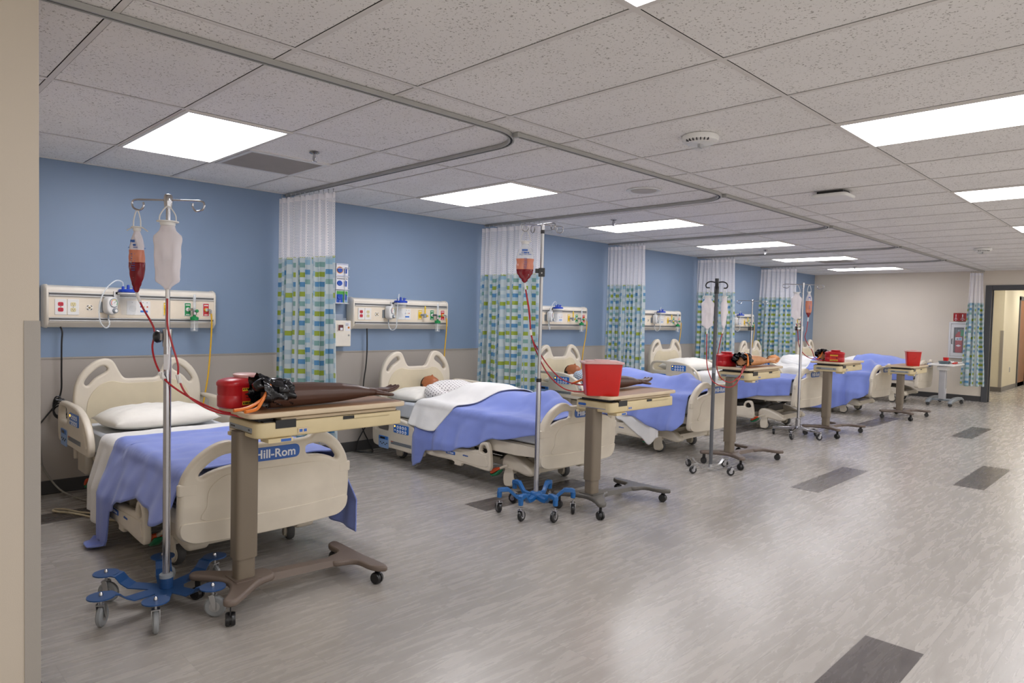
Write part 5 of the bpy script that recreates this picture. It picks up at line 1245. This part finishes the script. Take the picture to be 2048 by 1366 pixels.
# ------------------------------------------------------------------ bags and tubing
def outline_bag(w, h, kind):
    if kind == 'edge': return [(0, .30), (.02, .34), (.05, .36), (.10, .42), (.3, .5), (.6, .5), (.8, .40), (.92, .25), (1, .08)]
    return None
def bag(top, ang, w, h, d, label, fluid=0, pale=0, marks=False, flange=True, loop=.07, hole=None, seed=0, kind=0, mat=None):
    """hanging pouch: top = point the loop hangs from; local u across (angle ang), hangs down"""
    t = root('feeding_bag', (top[0], top[1], top[2] - loop - h), label, 'bag', 'hanging bags')
    u = Vector((math.cos(ang), math.sin(ang), 0)); n = Vector((-u.y, u.x, 0))
    prof = [(0, .40), (.07, .50), (.12, .56), (.19, .94), (.25, 1.0), (.36, .91), (.55, .90), (.78, .84), (.83, .83), (.865, .88), (.93, .52), (.97, .26), (1, .2)] if not kind else [(0, .34), (.05, .36), (.10, .50), (.2, .80), (.27, 1.0), (.4, .98), (.62, .96), (.75, .88), (.84, .62), (.92, .34), (1, .10)]
    def shell(f0, f1, sc, nm, m, dd=0):
        rings = []; N = 26
        for i in range(N + 1):
            f = f0 + (f1 - f0) * i / N; ww = lerp(prof, f) * w / 2 * sc * (1 + .07 * nz(f * 9, seed, 3) * (f > .15)); th = d / 2 * sc * (.35 + .65 * math.sin(PI * min(1, .12 + f * .9)))* (1.3 if f < .1 else 1)
            rg = []
            for k in range(24):
                a = 2 * PI * k / 24; wr = 1 + .75 * nz(math.cos(a) * 3.2 + f, f * 5, seed) * (f > .1)
                p = u * (ww * math.cos(a)) + n * (min(th, ww) * math.sin(a) * wr)
                rg.append((p.x, p.y, h * (1 - f)))
            rings.append(rg)
        return MB().loft(rings).obj(nm, m, t, ang=180)
    shell(0, 1, 1, 'pouch', mat or bagm)
    if pale: shell(pale, max(fluid, pale + .01) if fluid else .97, .995 if False else 1.05, 'pale_residue', bloodpale)
    if fluid: shell(fluid, .985, 1.07, 'fluid', blood)
    b = MB(); r0 = .036 * w / .115
    b.lathe([(r0 * .75, h - .012), (r0 * .78, h + .002), (r0 * 1.1, h + .003), (r0 * 1.1, h + .008), (r0 * .7, h + .009)], 18, 0, Matrix.Diagonal((1, 1, 1, 1)))
    if flange: b.tube([tuple(u * (-.055) + Vector((0, 0, h - .008))), tuple(u * (-.03) + Vector((0, 0, h + .004))), tuple(u * .03 + Vector((0, 0, h + .004))), tuple(u * .058 + Vector((0, 0, h - .014)))], .003, 6)
    b.obj('cap', white, t)
    b = MB(); e = .032 * w / .115
    b.tube(cr([tuple(u * -e + Vector((0, 0, h + .002))), tuple(u * -e * .9 + Vector((0, 0, h + loop * .5))), (0, 0, h + loop), tuple(u * e * .9 + Vector((0, 0, h + loop * .5))), tuple(u * e + Vector((0, 0, h + .002)))], 5, False), .003, 6); b.obj('hanging_loop', white, t)
    if marks:
        b = MB()
        # printed scale lines, following the front of the pouch
        for k in range(8):
            f = .40 + .035 * k; zz = h * (1 - f); ww = lerp(prof, f) * w / 2
            for s in (1, -1):
                q = n * s * (d / 2 * 1.06); q = q + u * (ww * .02); 
                b.box(-.010 + .004 * (k % 2), .012, -.0006, .0006, zz, zz + .0028, 0, T(q.x, q.y, 0) @ R(ang, 'Z'))
        for s in (1, -1):
            q = n * s * (d / 2 * .98); zz = h * .70
            b.box(-w * .36, w * .36, -.0006, .0006, zz, zz + .003, 0, T(q.x, q.y, 0) @ R(ang, 'Z')); b.box(-w * .22, w * .22, -.0006, .0006, zz + .008, zz + .017, 0, T(q.x, q.y, 0) @ R(ang, 'Z')); b.box(-w * .2, w * .14, -.0006, .0006, zz + .024, zz + .036, 0, T(q.x, q.y, 0) @ R(ang, 'Z'))
        b.obj('print', logob, t, smooth=False)
    return t
def line(pts, label, clips=(), start=None, r=.0045):
    P = cr(pts, 6, False)
    t = root('drip_line', pts[0], label, 'tubing', 'red drip lines')
    b = MB(); b.tube(P, r, 8); b.obj('line', tubered, t, world=True)
    b = MB(); p = Vector(pts[0]); b.tube([p + Vector((0, 0, .004)), p - (p - P[3]).normalized() * .04], .007, 8); b.obj('connector', white, t, world=True)
    for k in clips:
        q = P[k]; b = MB(); d = (P[k + 1] - P[k - 1]).normalized(); b.tube([q - d * .02, q + d * .02], .010, 6); b.box(q.x - .012, q.x + .012, q.y - .004, q.y + .004, q.z - .012, q.z + .016); b.obj('roller_clamp', lidm if False else white, t, world=True)
    return t
# pole 1
s2 = math.sqrt(.5)
def onbar(P, a, o): return (P[0] + math.cos(a) * o, P[1] + math.sin(a) * o)
q = onbar((2.55, .36), ang45, -.142)
bag((q[0], q[1], 1.828), .55, .070, .30, .05, 'narrow bag half full of dark red fluid on the nearest pole', fluid=.52, pale=.33, marks=True, loop=.085, seed=2, kind=1)
q2 = (2.588, .346)
bag((q2[0], q2[1], 1.842), ang45, .135, .30, .04, 'milky empty bag in front of the nearest chrome pole', flange=False, loop=.075, seed=5)
line([(q[0], q[1], 1.442), (q[0] + .02, q[1] + .02, 1.38), (q[0] + .05, q[1] + .06, 1.28), (q[0] + .055, q[1] + .05, 1.2), (2.535, .318, 1.12), (2.582, .345, 1.05), (2.625, .415, .985), (2.68, .50, .93), (2.74, .56, .905), (2.80, .62, .905), (2.88, .62, .902), (2.90, .65, .902)], 'red drip line from the narrow dark red bag to the dark arm', clips=(28,))
line([(q2[0], q2[1], 1.466), (2.588, .346, 1.38), (2.588, .348, 1.30), (2.594, .365, 1.22), (2.61, .385, 1.13), (2.61, .39, 1.06), (2.63, .42, .985), (2.68, .48, .93), (2.72, .53, .905), (2.78, .56, .90), (2.86, .58, .896), (2.91, .60, .900)], 'red drip line from the milky bag down the nearest pole', clips=(30,))
# pole 2
q = onbar((2.64, 2.79), ang45 + .25, -.10)
bag((q[0] - .02, q[1] - .01, 1.985), ang45, .118, .285, .05, 'clear bag with red fluid and blue scale hanging at the second bed', fluid=.66, pale=.40, marks=True, flange=False, loop=.085, seed=8, kind=1, mat=clearer)
qx, qy = q[0] - .02, q[1] - .01
line([(qx, qy, 1.615), (qx + .01, qy + .02, 1.52), (qx + .025, qy + .035, 1.4), (qx + .03, qy + .05, 1.25), (2.612, 2.82, 1.13), (2.655, 2.89, 1.02), (2.70, 2.97, .94), (2.76, 3.06, .905), (2.80, 3.12, .90)], 'red drip line from the second pole, upper strand', clips=(17,))
line([(qx + .012, qy - .010, 1.612), (qx + .02, qy + .03, 1.42), (qx + .035, qy + .055, 1.23), (2.616, 2.822, 1.08), (2.665, 2.88, .96), (2.73, 2.95, .88), (2.78, 3.02, .858), (2.84, 3.08, .86)], 'red drip line from the second pole, lower strand')
# pole 3
q = onbar((2.775, 5.02), ang45, -.075); q2 = onbar((2.775, 5.02), ang45, .075)
bag((q[0], q[1], 1.682), ang45, .125, .30, .05, 'larger milky bag on the left hook of the grey pole', loop=.075, seed=11)
bag((q2[0], q2[1], 1.682), ang45 + .9, .10, .29, .05, 'narrow pinkish bag on the right hook of the grey pole', loop=.075, seed=12, pale=0)
line([(q[0], q[1], 1.305), (q[0] - .0, q[1] + .0, 1.2), (q[0] + .005, q[1] + .005, 1.0), (2.765, 4.972, .88), (2.805, 4.995, .815), (2.86, 5.13, .775), (2.90, 5.20, .80), (2.91, 5.27, .87), (2.90, 5.33, .94), (2.90, 5.38, .97)], 'red drip line from the larger milky bag looping to the tan arm')
line([(q2[0], q2[1], 1.31), (q2[0] - .02, q2[1] - .02, 1.18), (2.79, 5.045, 1.0), (2.80, 5.06, .90), (2.83, 5.10, .84), (2.87, 5.17, .82), (2.89, 5.24, .85), (2.905, 5.31, .90), (2.91, 5.37, .96)], 'red drip line from the narrow pinkish bag on the grey pole')
# pole 4
q = onbar((2.53, 7.58), ang45, -.075); q2 = onbar((2.53, 7.58), ang45, .075)
bag((q[0], q[1], 1.85), ang45, .135, .33, .05, 'milky bag left of the chrome pole at the fourth bed', flange=False, loop=.10, seed=14)
bag((q2[0], q2[1], 1.85), ang45, .075, .31, .045, 'slim pink bag right of the chrome pole at the fourth bed', fluid=.80, pale=.34, marks=True, flange=False, loop=.09, seed=15, kind=1)
line([(q[0], q[1], 1.418), (2.493, 7.56, 1.28), (2.50, 7.605, 1.1), (2.56, 7.69, .98), (2.64, 7.85, .94), (2.70, 8.0, .93)], 'red drip line from the milky bag at the fourth bed')
line([(q2[0], q2[1], 1.448), (2.575, 7.62, 1.3), (2.565, 7.61, 1.2), (2.62, 7.70, 1.05), (2.63, 7.74, .98), (2.66, 7.86, .935), (2.70, 8.02, .925)], 'red drip line from the slim pink bag at the fourth bed', clips=(16,))
# ------------------------------------------------------------------ end wall fittings
r = root('extinguisher_cabinet', (2.72, YE, .80), 'white recessed extinguisher cabinet on the beige end wall', 'extinguisher cabinet')
cx = 2.735
b = MB(); b.plate([rect(-.16, .16, -.345, .345, .008), rect(-.125, .125, -.31, .31, .004)], .05, .006, NY(cx, YE - .022, 1.135)); b.obj('cabinet_frame', wpaint, r, world=True)
b = MB(); b.plate([rect(-.122, .122, -.305, .305, .004), rect(-.075, .085, -.24, .24, .008)], .014, .003, NY(cx, YE - .038, 1.135)); b.obj('cabinet_door', wpaint, r, world=True)
MB().box(cx - .074, cx + .084, YE - .036, YE - .034, .9, 1.37).obj('cabinet_glass', paneglass, r, world=True, smooth=False)
MB().box(cx - .125, cx + .125, YE - .004, YE - .002, .83, 1.44).obj('cabinet_back', M('cabinet_inside', '7d7f86', .6), r, world=True, smooth=False)
b = MB(); b.tube([(cx - .1, YE - .045, 1.06), (cx - .1, YE - .07, 1.07), (cx - .1, YE - .07, 1.15), (cx - .1, YE - .045, 1.16)], .006, 8); b.obj('door_handle', dark, r, world=True)
r = root('fire_extinguisher', (cx + .005, YE - .03, .9), 'red fire extinguisher with green tag inside the white cabinet', 'fire extinguisher')
E_ = frame(cx + .005, YE - .018, 0, (1, 0, 0), (0, .2, 0), (0, 0, 1))
MB().lathe([(.045, .90), (.06, .91), (.06, 1.22), (.05, 1.25), (.028, 1.275), (.02, 1.30)], 24, 0, E_).obj('cylinder', redp, r, world=True)
b = MB(); b.tube([(cx - .03, YE - .03, 1.335), (cx + .02, YE - .03, 1.33), (cx + .06, YE - .03, 1.34)], .006, 8); b.box(cx - .012, cx + .018, YE - .033, YE - .01, 1.295, 1.33); b.obj('valve', chrome, r, world=True)
b = MB(); b.box(cx - .052, cx + .058, YE - .0325, YE - .0312, 1.13, 1.19, 0); b.box(cx - .03, cx, YE - .0332, YE - .0325, 1.14, 1.17, 1); b.box(cx + .01, cx + .05, YE - .0332, YE - .0325, 1.14, 1.18, 2); b.plate([[Vector((-.045, 0)), Vector((0, -.022)), Vector((.045, 0)), Vector((0, .022))]], .001, 0, NY(cx + .004, YE - .0315, 1.03), 0); b.obj('extinguisher_label', [boxw, stainl, boxlb], r, world=True)
MB().box(cx + .03, cx + .10, YE - .033, YE - .026, 1.21, 1.33).obj('inspection_tag', greeng, r, world=True)
r = root('extinguisher_sign', (2.735, YE, 1.50), 'red angled fire extinguisher sign above the white cabinet', 'sign')
b = MB(); b.loft([[(2.63, YE - .002, z), (2.735, YE - .09, z), (2.84, YE - .002, z)] for z in (1.50, 1.65)]); b.obj('sign_board', M('sign_red', 'a3161d', .4), r, world=True, ang=20)
for s in (-1, 1):
    u = Vector((.105, s * .088, 0)).normalized(); nn = Vector((s * .088, -.105, 0)).normalized() if s > 0 else Vector((-.088, -.105, 0)).normalized()
    c = Vector((2.735 + s * .0525, YE - .046, 1.575)) + nn * .0015
    uu = Vector((.105, .088 * s, 0)).normalized()
    mt = frame(c.x, c.y, c.z, uu, (0, 0, 1), nn)
    b = MB(); b.text('FIRE', .02, mt @ T(0, -.022, 0)); b.text('EXTINGUISHER', .0125, mt @ T(0, -.042, 0)); b.plate([rect(-.008, .008, -.004, .05, .006)], .001, 0, mt @ T(0, 0, 0)); b.plate([[Vector((-.016, -.056)), Vector((0, -.07)), Vector((.016, -.056))]], .001, 0, mt)
    b.obj('sign_lettering', logow, r, world=True, smooth=False)
# things on the white table
zt = .73
r = root('emesis_basin', (2.80, 13.15, zt), 'grey kidney basin on the white table', 'basin')
b = MB(); rings = []
for s, z in ((.8, .0), (.84, .002), (1.0, .045), (1.03, .047), (.97, .045), (.78, .006)): rings.append([(p.x * s, p.y * s, z) for p in cr([(-.05, -.13), (.03, -.15), (.08, -.09), (.05, 0), (.08, .09), (.03, .15), (-.05, .13), (-.085, 0)], 4)])
b.loft(rings); b.obj('basin_shell', M('grey_blue_plastic', '5d6d75', .4), r)
solo(MB().tube([(2.93, 13.16, zt + .016), (2.95, 13.25, zt + .02), (2.95, 13.36, zt + .018)], [.012, .018, .016], 10), 'red_pouch', redp2, 'small red item lying in front of the grey basin', 'pouch')
r = root('red_cup', (2.77, 13.40, zt), 'red plastic cup behind the basin on the white table', 'cup')
MB().lathe([(.035, 0), (.045, .10), (.043, .10), (.033, .004)], 20).obj('cup_wall', redp2, r); MB().lathe([(.044, .098), (.047, .101), (.044, .105)], 20).obj('cup_rim', redp2, r)
for k, (x, y, a, lab) in enumerate(((2.90, 13.50, .3, 'crumpled white wrapper at the end of the white table'), (2.79, 13.66, 1.1, 'crumpled white wrapper behind the front one on the white table'))):
    bm = bmesh.new(); n = 14; G = [[bm.verts.new(((i / n - .5) * .2, (j / n - .5) * .16, .014 + .035 * abs(nz(i * .35 + k * 5, j * .35, 3)) + .01 * nz(i * .9, j * .9, k))) for j in range(n + 1)] for i in range(n + 1)]
    for i in range(n):
        for j in range(n): bm.faces.new((G[i][j], G[i + 1][j], G[i + 1][j + 1], G[i][j + 1]))
    me = bpy.data.meshes.new('paper_wrapper'); bm.to_mesh(me); bm.free(); me.materials.append(whitec); me.transform(R(a, 'Z'))
    o = inst(me, 'paper_wrapper', None, (x, y, zt - .004)); sm = o.modifiers.new('t', 'SOLIDIFY'); sm.thickness = .002; tag(o, lab, 'wrapper', 'paper wrappers on the white table')
# corridor details
r = root('wall_outlet', (2.992, 18.1, .40), 'small dark wall outlet plate low on the corridor wall', 'outlet')
b = MB(); b.box(2.98, 2.985, 18.06, 18.14, .39, .51, 0); b.obj('cover_plate', wpaint, r, world=True)
b = MB(); 
for z in (.415, .45, .485): b.box(2.985, 2.988, 18.08, 18.12, z - .012, z + .012)
b.obj('socket', dark, r, world=True)
r = root('hose_cabinet', (2.55, 17.6, 0), 'tall black equipment with a curved hose just inside the doorway', 'equipment')
MB().box(2.50, 2.66, 17.45, 17.7, .0, 1.5).obj('equipment_body', blackp, r, world=True, bev=.02)
MB().tube(cr([(2.66, 17.4, 1.62), (2.60, 17.38, 1.55), (2.57, 17.36, 1.3), (2.56, 17.36, .9), (2.58, 17.36, .5), (2.63, 17.36, .3)], 5, False), .025, 8).obj('hose', blackp, r, world=True)
t = root('ceiling_light', (3.7, 16.6, H - .004), 'added corridor ceiling light beyond the doorway, unseen above the lintel', 'light', 'lit ceiling panels')  # unseen lamp added to light the corridor
b = MB(); b.plate([rect(-.3, .3, -.6, .6), rect(-.28, .28, -.58, .58)], .012, 0); b.obj('light_frame', tbar_m, t, loc=(0, 0, .004)); MB().box(-.28, .28, -.58, .58, 0, .006).obj('diffuser', emis('added_corridor_diffuser', 'fff9ee', 8), t, smooth=False)
t = root('ceiling_light', (3.7, 19.0, H - .004), 'second added corridor ceiling light, unseen beyond the doorway', 'light', 'lit ceiling panels')  # another unseen lamp added for the corridor's brightness
b = MB(); b.plate([rect(-.3, .3, -.6, .6), rect(-.28, .28, -.58, .58)], .012, 0); b.obj('light_frame', tbar_m, t, loc=(0, 0, .004)); MB().box(-.28, .28, -.58, .58, 0, .006).obj('diffuser', bpy.data.materials['added_corridor_diffuser'], t, smooth=False)
# ------------------------------------------------------------------ camera, world, colour management
cam = bpy.data.cameras.new('camera'); co = bpy.data.objects.new('camera', cam); COL.objects.link(co); S.camera = co
yaw, pitch, roll, fpx = -.7849, -.0366, .0239, 1362.28
fw = Vector((math.sin(yaw) * math.cos(pitch), math.cos(yaw) * math.cos(pitch), math.sin(pitch))); rt = Vector((math.cos(yaw), -math.sin(yaw), 0)); up = rt.cross(fw)
c, s = math.cos(roll), math.sin(roll); rt, up = c * rt + s * up, -s * rt + c * up
co.matrix_world = frame(5.8849, -.7352, 1.3813, rt, up, -fw)
cam.sensor_fit = 'HORIZONTAL'; cam.sensor_width = 36; cam.lens = 36 * fpx / 2048; cam.clip_start = .05
w = bpy.data.worlds.new('world'); S.world = w; w.use_nodes = True
w.node_tree.nodes['Background'].inputs[0].default_value = (1, .95, .9, 1); w.node_tree.nodes['Background'].inputs[1].default_value = .82
S.view_settings.view_transform = 'Standard'; S.view_settings.look = 'None'; S.view_settings.gamma = 1; S.view_settings.use_curve_mapping = False
S.view_settings.exposure = .62
S.cycles.max_bounces = 7; S.cycles.diffuse_bounces = 5; S.cycles.transparent_max_bounces = 16; S.cycles.adaptive_threshold = .02; S.cycles.use_denoising = True
S.cycles.caustics_reflective = False; S.cycles.caustics_refractive = False
